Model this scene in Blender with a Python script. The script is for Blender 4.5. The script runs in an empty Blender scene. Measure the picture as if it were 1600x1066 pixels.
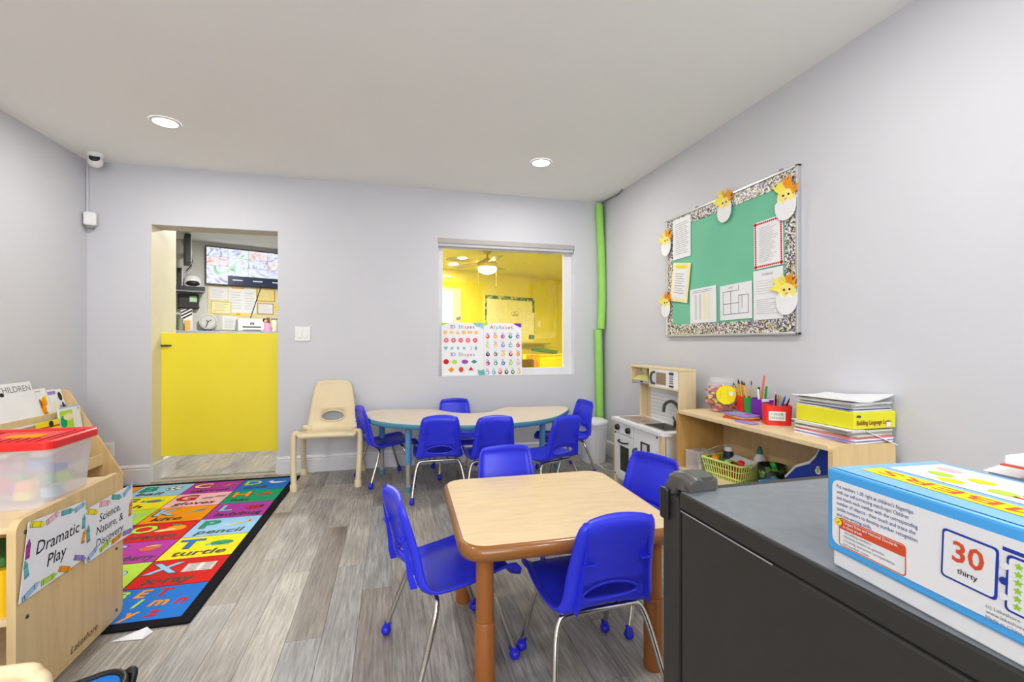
import bpy, bmesh, math, random
from mathutils import Matrix, Vector
random.seed(7)
S = bpy.context.scene
COL = S.collection
PI = math.pi
R = math.radians

# ------------------------------------------------------------------ camera
cam_d = bpy.data.cameras.new('camera')
cam_d.sensor_width = 36.0
cam_d.lens = 36.0 * 719.0 / 1600.0
cam_d.clip_start = 0.02
cam = bpy.data.objects.new('camera', cam_d)
COL.objects.link(cam)
cam.location = (0, 0, 1.09)
cam.rotation_euler = (R(90), 0, -math.atan(187.5 / 719.0))
S.camera = cam

# ------------------------------------------------------------------ world, exposure
world = bpy.data.worlds.new('daylight')
S.world = world
world.use_nodes = True
bg = world.node_tree.nodes['Background']
bg.inputs['Color'].default_value = (0.93, 0.97, 1.0, 1)
bg.inputs['Strength'].default_value = 8.2
S.view_settings.view_transform = 'Standard'
S.view_settings.look = 'None'
S.view_settings.gamma = 1.0
S.view_settings.use_curve_mapping = False
S.view_settings.exposure = 0.07
LAMP_W = 12.5          # each recessed lamp of the classroom
YELLOW_W = 96.0
OFFICE_W = 60.0

# daylight portal of the unseen window added behind the camera for brightness
pd = bpy.data.lights.new('added_window_daylight', 'AREA')
pd.shape = 'RECTANGLE'; pd.size = 3.0; pd.size_y = 1.5
pd.cycles.is_portal = True
po = bpy.data.objects.new('added_window_daylight', pd)
COL.objects.link(po)
po.location = (-0.1, -2.12, 1.55)
po.rotation_euler = (R(90), 0, 0)

# ------------------------------------------------------------------ materials
def lin(c):
    return tuple(((v / 255.0) / 12.92 if v / 255.0 <= 0.04045 else ((v / 255.0 + 0.055) / 1.055) ** 2.4) for v in c)

MATS = {}
def mat(name, rgb, rough=0.5, metal=0.0, var=0.06, scale=8.0, bump=0.0, bscale=60.0, trans=0.0, alpha=1.0,
        coat=0.0, emit=0.0, stretch=None, spec=0.5, ior=1.45):
    """procedural material: base colour with a soft noise variation and optional fine relief"""
    if name in MATS: return MATS[name]
    m = bpy.data.materials.new(name); m.use_nodes = True
    nt = m.node_tree; b = nt.nodes['Principled BSDF']
    c = lin(rgb)
    b.inputs['Roughness'].default_value = rough
    b.inputs['Metallic'].default_value = metal
    b.inputs['Specular IOR Level'].default_value = spec
    b.inputs['IOR'].default_value = ior
    b.inputs['Transmission Weight'].default_value = trans
    b.inputs['Coat Weight'].default_value = coat
    b.inputs['Alpha'].default_value = alpha
    tc = nt.nodes.new('ShaderNodeTexCoord')
    mp = nt.nodes.new('ShaderNodeMapping')
    if stretch: mp.inputs['Scale'].default_value = stretch
    nt.links.new(tc.outputs['Object'], mp.inputs['Vector'])
    nz = nt.nodes.new('ShaderNodeTexNoise')
    nz.inputs['Scale'].default_value = scale; nz.inputs['Detail'].default_value = 4
    nt.links.new(mp.outputs['Vector'], nz.inputs['Vector'])
    rp = nt.nodes.new('ShaderNodeValToRGB')
    lo = tuple(max(0, v * (1 - var)) for v in c); hi = tuple(min(1, v * (1 + var)) for v in c)
    rp.color_ramp.elements[0].position = 0.3; rp.color_ramp.elements[1].position = 0.7
    rp.color_ramp.elements[0].color = (*lo, 1); rp.color_ramp.elements[1].color = (*hi, 1)
    nt.links.new(nz.outputs['Fac'], rp.inputs['Fac'])
    nt.links.new(rp.outputs['Color'], b.inputs['Base Color'])
    if emit:
        b.inputs['Emission Strength'].default_value = emit
        b.inputs['Emission Color'].default_value = (*c, 1)
    if bump:
        n2 = nt.nodes.new('ShaderNodeTexNoise'); n2.inputs['Scale'].default_value = bscale; n2.inputs['Detail'].default_value = 3
        nt.links.new(mp.outputs['Vector'], n2.inputs['Vector'])
        bp = nt.nodes.new('ShaderNodeBump'); bp.inputs['Strength'].default_value = bump; bp.inputs['Distance'].default_value = 0.01
        nt.links.new(n2.outputs['Fac'], bp.inputs['Height'])
        nt.links.new(bp.outputs['Normal'], b.inputs['Normal'])
    MATS[name] = m
    return m

def plank_mat():
    m = bpy.data.materials.new('grey_vinyl_plank'); m.use_nodes = True
    nt = m.node_tree; b = nt.nodes['Principled BSDF']; L = nt.links.new
    oi = nt.nodes.new('ShaderNodeObjectInfo'); tc = nt.nodes.new('ShaderNodeTexCoord')
    add = nt.nodes.new('ShaderNodeVectorMath'); add.operation = 'ADD'
    mul = nt.nodes.new('ShaderNodeVectorMath'); mul.operation = 'SCALE'; mul.inputs['Scale'].default_value = 37.0
    cmb = nt.nodes.new('ShaderNodeCombineXYZ')
    L(oi.outputs['Random'], cmb.inputs[0]); L(oi.outputs['Random'], cmb.inputs[1])
    L(cmb.outputs[0], mul.inputs[0]); L(tc.outputs['Object'], add.inputs[0]); L(mul.outputs[0], add.inputs[1])
    def noise(sc, scale, det, rough=0.6):
        mp = nt.nodes.new('ShaderNodeMapping'); mp.inputs['Scale'].default_value = sc
        L(add.outputs[0], mp.inputs['Vector'])
        n = nt.nodes.new('ShaderNodeTexNoise'); n.inputs['Scale'].default_value = scale; n.inputs['Detail'].default_value = det
        n.inputs['Roughness'].default_value = rough
        L(mp.outputs[0], n.inputs['Vector']); return n
    grain = noise((26, 1.3, 1), 4.0, 8, 0.7)
    blot = noise((3.0, 0.8, 1), 2.4, 4)
    base = nt.nodes.new('ShaderNodeValToRGB'); cr = base.color_ramp
    cols = [(0.0, (140, 131, 123)), (0.25, (166, 162, 158)), (0.5, (178, 173, 163)), (0.72, (156, 156, 157)), (1.0, (192, 187, 176))]
    while len(cr.elements) < len(cols): cr.elements.new(0.5)
    for e, (p, c) in zip(cr.elements, cols): e.position = p; e.color = (*lin(c), 1)
    L(oi.outputs['Random'], base.inputs['Fac'])
    r1 = nt.nodes.new('ShaderNodeValToRGB')
    r1.color_ramp.elements[0].position = 0.32; r1.color_ramp.elements[0].color = (0.42, 0.39, 0.36, 1)
    r1.color_ramp.elements[1].position = 0.66; r1.color_ramp.elements[1].color = (1.18, 1.18, 1.17, 1)
    L(grain.outputs['Fac'], r1.inputs['Fac'])
    r2 = nt.nodes.new('ShaderNodeValToRGB')
    r2.color_ramp.elements[0].position = 0.3; r2.color_ramp.elements[0].color = (0.70, 0.68, 0.66, 1)
    r2.color_ramp.elements[1].position = 0.68; r2.color_ramp.elements[1].color = (1.18, 1.17, 1.15, 1)
    L(blot.outputs['Fac'], r2.inputs['Fac'])
    mx = nt.nodes.new('ShaderNodeMix'); mx.data_type = 'RGBA'; mx.blend_type = 'MULTIPLY'; mx.inputs[0].default_value = 1
    L(base.outputs['Color'], mx.inputs[6]); L(r1.outputs['Color'], mx.inputs[7])
    mx2 = nt.nodes.new('ShaderNodeMix'); mx2.data_type = 'RGBA'; mx2.blend_type = 'MULTIPLY'; mx2.inputs[0].default_value = 1
    L(mx.outputs[2], mx2.inputs[6]); L(r2.outputs['Color'], mx2.inputs[7])
    L(mx2.outputs[2], b.inputs['Base Color'])
    b.inputs['Roughness'].default_value = 0.42
    bp = nt.nodes.new('ShaderNodeBump'); bp.inputs['Strength'].default_value = 0.15; bp.inputs['Distance'].default_value = 0.004
    L(grain.outputs['Fac'], bp.inputs['Height']); L(bp.outputs['Normal'], b.inputs['Normal'])
    return m

def wood_mat(name, rgb, dark=0.82, scale=(14, 14, 1.2), rough=0.45):
    m = bpy.data.materials.new(name); m.use_nodes = True
    nt = m.node_tree; b = nt.nodes['Principled BSDF']; L = nt.links.new
    tc = nt.nodes.new('ShaderNodeTexCoord'); mp = nt.nodes.new('ShaderNodeMapping'); mp.inputs['Scale'].default_value = scale
    L(tc.outputs['Object'], mp.inputs['Vector'])
    n = nt.nodes.new('ShaderNodeTexNoise'); n.inputs['Scale'].default_value = 3; n.inputs['Detail'].default_value = 6; n.inputs['Distortion'].default_value = 0.6
    L(mp.outputs[0], n.inputs['Vector'])
    rp = nt.nodes.new('ShaderNodeValToRGB'); c = lin(rgb)
    rp.color_ramp.elements[0].position = 0.3; rp.color_ramp.elements[0].color = (c[0] * dark, c[1] * dark * 0.98, c[2] * dark * 0.94, 1)
    rp.color_ramp.elements[1].position = 0.7; rp.color_ramp.elements[1].color = (min(1, c[0] * 1.06), min(1, c[1] * 1.06), min(1, c[2] * 1.06), 1)
    L(n.outputs['Fac'], rp.inputs['Fac']); L(rp.outputs['Color'], b.inputs['Base Color'])
    b.inputs['Roughness'].default_value = rough
    MATS[name] = m
    return m

def leopard_mat(name, cols, scale):
    """printed border strip: small cells in several colours"""
    m = bpy.data.materials.new(name); m.use_nodes = True
    nt = m.node_tree; b = nt.nodes['Principled BSDF']; L = nt.links.new
    tc = nt.nodes.new('ShaderNodeTexCoord')
    v = nt.nodes.new('ShaderNodeTexVoronoi'); v.inputs['Scale'].default_value = scale
    L(tc.outputs['Object'], v.inputs['Vector'])
    sp = nt.nodes.new('ShaderNodeSeparateColor'); L(v.outputs['Color'], sp.inputs['Color'])
    rp = nt.nodes.new('ShaderNodeValToRGB'); cr = rp.color_ramp; cr.interpolation = 'CONSTANT'
    while len(cr.elements) < len(cols): cr.elements.new(0.5)
    for i, (e, c) in enumerate(zip(cr.elements, cols)): e.position = i / len(cols); e.color = (*lin(c), 1)
    L(sp.outputs[0], rp.inputs['Fac']); L(rp.outputs['Color'], b.inputs['Base Color'])
    b.inputs['Roughness'].default_value = 0.35
    MATS[name] = m
    return m

def screen_mat(name, cols, scale, emit):
    m = bpy.data.materials.new(name); m.use_nodes = True
    nt = m.node_tree; b = nt.nodes['Principled BSDF']; L = nt.links.new
    tc = nt.nodes.new('ShaderNodeTexCoord')
    n = nt.nodes.new('ShaderNodeTexNoise'); n.inputs['Scale'].default_value = scale; n.inputs['Detail'].default_value = 3; n.inputs['Distortion'].default_value = 1.5
    L(tc.outputs['Object'], n.inputs['Vector'])
    rp = nt.nodes.new('ShaderNodeValToRGB'); cr = rp.color_ramp
    while len(cr.elements) < len(cols): cr.elements.new(0.5)
    for i, (e, c) in enumerate(zip(cr.elements, cols)): e.position = 0.25 + 0.5 * i / (len(cols) - 1); e.color = (*lin(c), 1)
    L(n.outputs['Fac'], rp.inputs['Fac'])
    L(rp.outputs['Color'], b.inputs['Emission Color']); b.inputs['Emission Strength'].default_value = emit
    b.inputs['Base Color'].default_value = (0.02, 0.02, 0.02, 1)
    MATS[name] = m
    return m

PL = plank_mat()
WALL = mat('wall_paint', (203, 203, 208), 0.75, var=0.015, scale=2.0, bump=0.06, bscale=35)
CEIL = mat('ceiling_paint', (244, 244, 241), 0.85, var=0.01, scale=1.5, bump=0.03, bscale=25)
TRIM = mat('trim_white', (222, 222, 226), 0.4, var=0.02)
CREAM = mat('cream_paint', (226, 220, 190), 0.6, var=0.02)
JOINT = mat('floor_joint', (70, 66, 62), 0.8)
YDOOR = mat('yellow_door_paint', (240, 222, 50), 0.45, var=0.03, scale=1.5)
YWALL = mat('yellow_wall_paint', (238, 224, 36), 0.6, var=0.03, scale=1)
YCEIL = mat('yellow_ceiling_paint', (242, 234, 118), 0.7, var=0.02, scale=1)
BLUE = mat('blue_plastic', (42, 50, 214), 0.36, var=0.05, scale=6, spec=0.5)
BLUEBALL = mat('blue_glide', (34, 36, 200), 0.4)
CHROME = mat('chrome', (205, 200, 192), 0.16, 1.0, var=0.03)
TAN = mat('tan_plastic', (221, 203, 165), 0.45, var=0.03)
MAPLE = wood_mat('maple_laminate', (224, 198, 158), 0.93, (3, 16, 3), 0.36)
MAPLE2 = wood_mat('pale_laminate', (216, 202, 182), 0.96, (3, 16, 3), 0.4)
BROWN = mat('brown_edge', (142, 88, 36), 0.3, var=0.06, coat=0.3)
BROWNLEG = mat('brown_leg', (150, 90, 40), 0.35, var=0.05)
TEAL = mat('blue_edge', (70, 138, 164), 0.35)
TEALLEG = mat('blue_leg', (92, 152, 196), 0.35)
STEELP = mat('grey_leg', (176, 172, 162), 0.35, 0.3)
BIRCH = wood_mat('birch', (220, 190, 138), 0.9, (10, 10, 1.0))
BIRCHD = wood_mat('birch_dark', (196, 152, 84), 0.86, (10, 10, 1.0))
BIRCHL = wood_mat('birch_light', (226, 202, 160), 0.92, (2, 10, 8))
PINE = wood_mat('pale_pine', (224, 204, 164), 0.94, (10, 10, 1.5))
WHITE = mat('white_paint', (232, 232, 232), 0.4, var=0.015)
PAPER = mat('white_paper', (232, 232, 234), 0.7, var=0.02)
PAPERG = mat('grey_paper', (206, 204, 198), 0.7, var=0.04)
PAPERY = mat('yellow_paper', (236, 214, 120), 0.6, var=0.05)
CREAMP = mat('cream_paper', (238, 228, 176), 0.6, var=0.04)
INK = mat('black_ink', (22, 22, 24), 0.6)
INKG = mat('grey_ink', (120, 120, 126), 0.6)
INKB = mat('blue_ink', (58, 62, 140), 0.6)
BLACKP = mat('black_plastic', (24, 24, 25), 0.4)
BLACKM = mat('black_metal', (46, 45, 42), 0.5, var=0.05, scale=30, bump=0.05, bscale=400)
FRTOP = mat('black_top_sheen', (122, 127, 134), 0.38, var=0.08, scale=60, bump=0.05, bscale=300)  # black top, its reflection of the room painted in as grey
GLASS = mat('clear_glass', (250, 250, 250), 0.02, trans=1.0, var=0.0)
CLEARP = mat('clear_plastic', (245, 245, 245), 0.08, alpha=0.13, var=0.0)
FROST = mat('frosted_plastic', (240, 234, 236), 0.35, alpha=0.52, var=0.03)
RED = mat('red_plastic', (226, 40, 34), 0.35)
REDP = mat('red_print', (206, 40, 34), 0.85, spec=0.12)
ORANGE = mat('orange_print', (242, 152, 20), 0.85, spec=0.12)
ORANGED = mat('orange_red', (206, 74, 36), 0.55)
YEL = mat('yellow_print', (238, 222, 40), 0.85, spec=0.12)
YELB = mat('yellow_box', (226, 220, 38), 0.4, var=0.03)
LIME = mat('lime_print', (178, 218, 70), 0.85, spec=0.12)
GREEN = mat('green_print', (30, 156, 110), 0.85, spec=0.12)
GREENP = mat('green_plastic', (20, 160, 62), 0.35)
DGREEN = mat('dark_green', (58, 112, 46), 0.55)
LBLUE = mat('light_blue_print', (150, 196, 226), 0.85, spec=0.12)
SKY = mat('sky_blue_print', (70, 160, 226), 0.4)
MBLUE = mat('mid_blue_print', (44, 118, 206), 0.85, spec=0.12)
DBLUE = mat('dark_blue', (22, 52, 152), 0.45)
NAVY = mat('navy', (22, 30, 66), 0.5)
MAG = mat('magenta_print', (176, 60, 158), 0.85, spec=0.12)
PINK = mat('pink_print', (240, 182, 188), 0.85, spec=0.12)
PURPLE = mat('purple_plastic', (118, 32, 168), 0.35)
VIOLET = mat('violet_print', (150, 130, 206), 0.6)
TEALP = mat('teal_print', (96, 178, 178), 0.6)
GREYB = mat('mid_grey', (128, 130, 134), 0.5)
DGREY = mat('dark_grey', (62, 64, 68), 0.45)
RUGB = mat('rug_black', (28, 28, 32), 0.95, spec=0.1, var=0.15, scale=200, bump=0.3, bscale=500)
NOODLE = mat('green_foam', (150, 212, 98), 0.8, var=0.04, scale=20)
ALU = mat('aluminium', (196, 198, 198), 0.35, 0.7)
FELT = mat('green_board_paper', (112, 190, 156), 0.75, var=0.05, scale=3, bump=0.4, bscale=7)
LEOP = leopard_mat('cheetah_border', [(40, 40, 42), (226, 226, 224), (70, 70, 74), (210, 205, 190), (160, 120, 160), (44, 44, 46), (232, 232, 230), (190, 180, 90), (120, 122, 128), (206, 208, 210)], 130)
BASKET = mat('pale_green_plastic', (206, 224, 120), 0.4, var=0.03)
LAMPE = mat('lamp_glow', (255, 252, 244), 0.5, emit=14.0, var=0)
SKIN = mat('light_skin_tone', (226, 176, 150), 0.6)
HAIR = mat('dark_hair', (46, 30, 26), 0.6)

# ------------------------------------------------------------------ mesh builder
TEXT_CACHE = {}
def text_mesh(s, bold=0.0, shear=0.0):
    k = (s, bold, shear)
    if k in TEXT_CACHE: return TEXT_CACHE[k]
    cu = bpy.data.curves.new('lettering', 'FONT')
    cu.body = s; cu.size = 1.0; cu.resolution_u = 2; cu.offset = bold; cu.shear = shear
    cu.fill_mode = 'FRONT'
    ob = bpy.data.objects.new('lettering', cu); COL.objects.link(ob)
    dg = bpy.context.evaluated_depsgraph_get()
    me = bpy.data.meshes.new_from_object(ob.evaluated_get(dg))
    V = [tuple(v.co) for v in me.vertices]; F = [tuple(p.vertices) for p in me.polygons]
    bpy.data.objects.remove(ob); bpy.data.curves.remove(cu); bpy.data.meshes.remove(me)
    xs = [v[0] for v in V] or [0]
    TEXT_CACHE[k] = (V, F, min(xs), max(xs))
    return TEXT_CACHE[k]

def frame(o, x, y):
    x = Vector(x).normalized(); y = Vector(y).normalized(); n = x.cross(y)
    return Matrix(((x.x, y.x, n.x, o[0]), (x.y, y.y, n.y, o[1]), (x.z, y.z, n.z, o[2]), (0, 0, 0, 1)))
def T(x=0, y=0, z=0): return Matrix.Translation((x, y, z))
def RX(a): return Matrix.Rotation(R(a), 4, 'X')
def RY(a): return Matrix.Rotation(R(a), 4, 'Y')
def RZ(a): return Matrix.Rotation(R(a), 4, 'Z')

def rrect(w, h, r, n=5, cx=0, cy=0):
    pts = []
    for sx, sy, a0 in ((1, 1, 0), (-1, 1, 90), (-1, -1, 180), (1, -1, 270)):
        for i in range(n + 1):
            a = R(a0 + 90 * i / n)
            pts.append((cx + sx * (w / 2 - r) + r * math.cos(a), cy + sy * (h / 2 - r) + r * math.sin(a)))
    return pts
def ell(rx, ry, n=16, cx=0, cy=0, rot=0):
    c, s = math.cos(R(rot)), math.sin(R(rot)); o = []
    for i in range(n):
        a = 2 * PI * i / n; x = rx * math.cos(a); y = ry * math.sin(a)
        o.append((cx + x * c - y * s, cy + x * s + y * c))
    return o
def star(cx, cy, r, k=5, q=0.45, rot=90):
    return [(cx + (r if i % 2 == 0 else r * q) * math.cos(R(rot + 180.0 * i / k)), cy + (r if i % 2 == 0 else r * q) * math.sin(R(rot + 180.0 * i / k))) for i in range(2 * k)]
def spline(pts, n=6, closed=False):
    P = [Vector(p) for p in pts]; L = len(P); out = []
    rng = range(L) if closed else range(L - 1)
    for i in rng:
        if closed: a, b, c, d = P[(i - 1) % L], P[i], P[(i + 1) % L], P[(i + 2) % L]
        else: a, b, c, d = P[max(i - 1, 0)], P[i], P[i + 1], P[min(i + 2, L - 1)]
        for k in range(n):
            t = k / n
            out.append(0.5 * ((2 * b) + (c - a) * t + (2 * a - 5 * b + 4 * c - d) * t * t + (3 * b - a - 3 * c + d) * t ** 3))
    if not closed: out.append(P[-1])
    return out

class MB:
    def __init__(s): s.V = []; s.F = []; s.I = []; s.S = []; s.mats = []
    def add(s, V, F, m, M=None, smooth=False):
        if m not in s.mats: s.mats.append(m)
        mi = s.mats.index(m); o = len(s.V)
        for v in V:
            v = Vector(v if len(v) == 3 else (v[0], v[1], 0))
            s.V.append(M @ v if M else v)
        for f in F: s.F.append(tuple(i + o for i in f)); s.I.append(mi); s.S.append(smooth)
        return s
    def addbm(s, bm, m, M=None, smooth=False):
        bm.verts.ensure_lookup_table(); bm.verts.index_update()
        s.add([v.co.copy() for v in bm.verts], [tuple(v.index for v in f.verts) for f in bm.faces], m, M, smooth); bm.free(); return s
    def box(s, c, d, m, M=None, bev=0.0, seg=2):
        bm = bmesh.new(); bmesh.ops.create_cube(bm, size=1)
        for v in bm.verts: v.co = Vector((v.co.x * d[0] + c[0], v.co.y * d[1] + c[1], v.co.z * d[2] + c[2]))
        if bev: bmesh.ops.bevel(bm, geom=bm.edges[:], offset=bev, segments=seg, affect='EDGES', profile=0.5)
        return s.addbm(bm, m, M)
    def bb(s, x0, x1, y0, y1, z0, z1, m, M=None, bev=0.0):
        return s.box(((x0 + x1) / 2, (y0 + y1) / 2, (z0 + z1) / 2), (abs(x1 - x0), abs(y1 - y0), abs(z1 - z0)), m, M, bev)
    def tube(s, pts, r, m, n=8, M=None, closed=False, caps=True):
        P = [Vector(p) for p in pts]; L = len(P)
        rs = r if isinstance(r, (list, tuple)) else [r] * L
        V = []; F = []
        t0 = (P[1] - P[0]).normalized()
        up = Vector((0, 0, 1)) if abs(t0.z) < 0.9 else Vector((1, 0, 0))
        nx = t0.cross(up).normalized()
        for i in range(L):
            if closed: t = (P[(i + 1) % L] - P[i - 1]).normalized()
            else: t = (P[min(i + 1, L - 1)] - P[max(i - 1, 0)]).normalized()
            nx = (nx - t * nx.dot(t)).normalized(); ny = t.cross(nx)
            for k in range(n):
                a = 2 * PI * k / n; V.append(P[i] + (nx * math.cos(a) + ny * math.sin(a)) * rs[i])
        for i in range(L if closed else L - 1):
            j = (i + 1) % L
            for k in range(n): F.append((i * n + k, i * n + (k + 1) % n, j * n + (k + 1) % n, j * n + k))
        s.add(V, F, m, M, True)
        if caps and not closed: s.add(V[:n], [tuple(range(n))[::-1]], m, M); s.add(V[-n:], [tuple(range(n))], m, M)
        return s
    def cyl(s, p0, p1, r, m, n=16, M=None, r1=None):
        return s.tube([p0, p1], [r, r if r1 is None else r1], m, n, M)
    def lathe(s, prof, m, n=24, M=None, cap0=True, cap1=True, smooth=True):
        V = []; F = []
        for r, z in prof:
            for k in range(n):
                a = 2 * PI * k / n; V.append((r * math.cos(a), r * math.sin(a), z))
        for i in range(len(prof) - 1):
            for k in range(n): F.append((i * n + k, i * n + (k + 1) % n, (i + 1) * n + (k + 1) % n, (i + 1) * n + k))
        s.add(V, F, m, M, smooth)
        if cap0: s.add(V[:n], [tuple(range(n))[::-1]], m, M)
        if cap1: s.add(V[-n:], [tuple(range(n))], m, M)
        return s
    def prism(s, poly, z0, z1, m, M=None):
        n = len(poly); V = [(p[0], p[1], z0) for p in poly] + [(p[0], p[1], z1) for p in poly]
        F = [tuple(range(n))[::-1], tuple(range(n, 2 * n))] + [(i, (i + 1) % n, n + (i + 1) % n, n + i) for i in range(n)]
        return s.add(V, F, m, M)
    def poly(s, pts, m, M=None, z=0.0): return s.add([(p[0], p[1], z) for p in pts], [tuple(range(len(pts)))], m, M)
    def rect(s, x0, y0, x1, y1, m, M=None, z=0.0): return s.poly([(x0, y0), (x1, y0), (x1, y1), (x0, y1)], m, M, z)
    def ball(s, c, r, m, M=None, seg=12, sc=(1, 1, 1)):
        bm = bmesh.new(); bmesh.ops.create_uvsphere(bm, u_segments=seg, v_segments=max(6, seg * 2 // 3), radius=r)
        for v in bm.verts: v.co = Vector((v.co.x * sc[0] + c[0], v.co.y * sc[1] + c[1], v.co.z * sc[2] + c[2]))
        return s.addbm(bm, m, M, True)
    def text(s, t, x, y, size, m, M=None, z=0.0, bold=0.0, align='L', shear=0.0, sx=1.0, width=None):
        V, F, a, b = text_mesh(t, bold, shear)
        if width: sx = width / max(1e-6, (b - a) * size)
        dx = {'L': -a, 'C': -(a + b) / 2, 'R': -b}[align]
        return s.add([(x + (v[0] + dx) * size * sx, y + v[1] * size, z) for v in V], F, m, M)
    def lines(s, x0, y0, x1, y1, n, m, M=None, z=0.0, th=0.35, jit=0.3, rng=random):
        """rows of small print"""
        h = (y1 - y0) / n
        for i in range(n):
            yy = y1 - (i + 0.5) * h; s.rect(x0, yy - h * th / 2, x1 - (x1 - x0) * jit * rng.random(), yy + h * th / 2, m, M, z)
        return s
    def build(s, name, parent=None, M=None):
        me = bpy.data.meshes.new(name)
        me.from_pydata([tuple(v) for v in s.V], [], s.F)
        for m in s.mats: me.materials.append(m)
        me.polygons.foreach_set('material_index', s.I); me.polygons.foreach_set('use_smooth', s.S)
        me.update()
        o = bpy.data.objects.new(name, me); COL.objects.link(o)
        if parent: o.parent = parent
        if M: o.matrix_local = M
        return o

def tag(o, label, cat, group=None):
    o['label'] = label; o['category'] = cat
    if group: o['group'] = group
    return o
def thing(name, label, cat, loc=(0, 0, 0), rz=0.0, group=None):
    o = bpy.data.objects.new(name, None); o.empty_display_size = 0.1; COL.objects.link(o)
    o.location = loc; o.rotation_euler = (0, 0, R(rz))
    return tag(o, label, cat, group)
def struct(o, label=None):
    o['kind'] = 'structure'
    if label: o['label'] = label
    return o
def lbl(o, s): o['label'] = s; return o
def dup(root, label=None, loc=None, rz=None):
    r = root.copy(); COL.objects.link(r)
    if label: r['label'] = label
    if loc is not None: r.location = loc
    if rz is not None: r.rotation_euler = (0, 0, R(rz))
    for ch in root.children:
        c = ch.copy(); COL.objects.link(c); c.parent = r
        for g in ch.children:
            d = g.copy(); COL.objects.link(d); d.parent = c
    return r

# ================================================================== THE SETTING
XL, XR, YB, YF, ZC = -2.21, 2.0, 4.135, -2.1, 2.44
YB2 = YB + 0.18                                   # far face of the back wall
FA = Vector((-2.6, 7.06, 0)); FE = Vector((math.cos(R(23.5)), math.sin(R(23.5)), 0)); FN = Vector((math.sin(R(23.5)), -math.cos(R(23.5)), 0))
def far(s, z, off=0.0):
    p = FA + FE * s + FN * off; return Vector((p.x, p.y, z))
def farframe(s=0.0, z=0.0, off=0.0): return frame(far(s, z, off), FE, (0, 0, 1))   # x along the far wall, y up, n into the room

# floor
fl = MB(); fl.bb(-4.2, 5.4, YF - 0.1, 11.0, -0.08, -0.006, JOINT)
floor = struct(fl.build('floor'), 'grey weathered wood-look vinyl plank floor')
PW, PLN = 0.125, 1.05
pmb = MB(); pmb.box((0, 0, -0.003), (PW - 0.0012, PLN - 0.0015, 0.006), PL)
pm_obj = pmb.build('plank', floor)
first = True
rp = random.Random(3)
ncol = 0
x = -2.25 + PW / 2
while x < 2.0:
    off = rp.random() * PLN
    y = YF + 0.4 - off
    ymax = 5.9 if -2.05 < x < -0.75 else 4.3
    while y - PLN / 2 < (ymax if x < 1.9 else 4.3):
        if y + PLN / 2 > 0.2:
            o = pm_obj if first else pm_obj.copy()
            if not first: COL.objects.link(o); o.parent = floor
            first = False; o.location = (x, y, 0)
        y += PLN
    x += PW

# ceiling
cb = MB(); cb.bb(XL - 0.1, XR + 0.1, YF - 0.1, YB2, ZC, ZC + 0.08, CEIL)
struct(cb.build('ceiling'), 'smooth white ceiling')
cb = MB(); cb.bb(-4.2, -0.3, YB2, 9.6, ZC, ZC + 0.08, CEIL)
struct(cb.build('ceiling'), 'white ceiling of the office')
cb = MB(); cb.bb(-0.3, 5.3, YB2, 11.0, ZC, ZC + 0.08, YCEIL)
struct(cb.build('ceiling'), 'yellow ceiling of the room behind the window')

# walls
DX0, DX1, DZ = -1.80, -0.906, 1.99                # doorway
WX0, WX1, WZ0, WZ1 = 0.40, 1.696, 0.77, 2.01      # interior window
w = MB()
w.bb(XL - 0.1, DX0, YB, YB2, 0, ZC, WALL); w.bb(DX0, DX1, YB, YB2, DZ, ZC, WALL); w.bb(DX1, WX0, YB, YB2, 0, ZC, WALL)
w.bb(WX0, WX1, YB, YB2, 0, WZ0, WALL); w.bb(WX0, WX1, YB, YB2, WZ1, ZC, WALL); w.bb(WX1, XR + 0.1, YB, YB2, 0, ZC, WALL)
struct(w.build('wall_back'), 'pale lavender grey wall with doorway and window')
w = MB(); w.bb(XL - 0.1, XL, YF, YB, 0, ZC, WALL); struct(w.build('wall_left'), 'pale grey painted wall')
w = MB(); w.bb(XR, XR + 0.1, YF, YB, 0, ZC, WALL); struct(w.build('wall_right'), 'pale grey painted wall behind the bulletin board')
w = MB()                                            # wall behind the camera, with a window added to let in daylight
w.bb(XL - 0.1, -1.6, YF - 0.1, YF, 0, ZC, WALL); w.bb(1.4, XR + 0.1, YF - 0.1, YF, 0, ZC, WALL)
w.bb(-1.6, 1.4, YF - 0.1, YF, 0, 0.8, WALL); w.bb(-1.6, 1.4, YF - 0.1, YF, 2.3, ZC, WALL)
struct(w.build('wall_front'), 'pale grey wall with an added wide window')
w = MB()
for a, b in ((-1.6, -1.54), (-0.13, -0.07), (1.34, 1.4)): w.bb(a, b, YF - 0.08, YF - 0.02, 0.8, 2.3, TRIM)
w.bb(-1.6, 1.4, YF - 0.08, YF - 0.02, 0.8, 0.86, TRIM); w.bb(-1.6, 1.4, YF - 0.08, YF - 0.02, 2.24, 2.3, TRIM)
struct(w.build('added_window'), 'unseen wide white framed window added to let in daylight')
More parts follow.
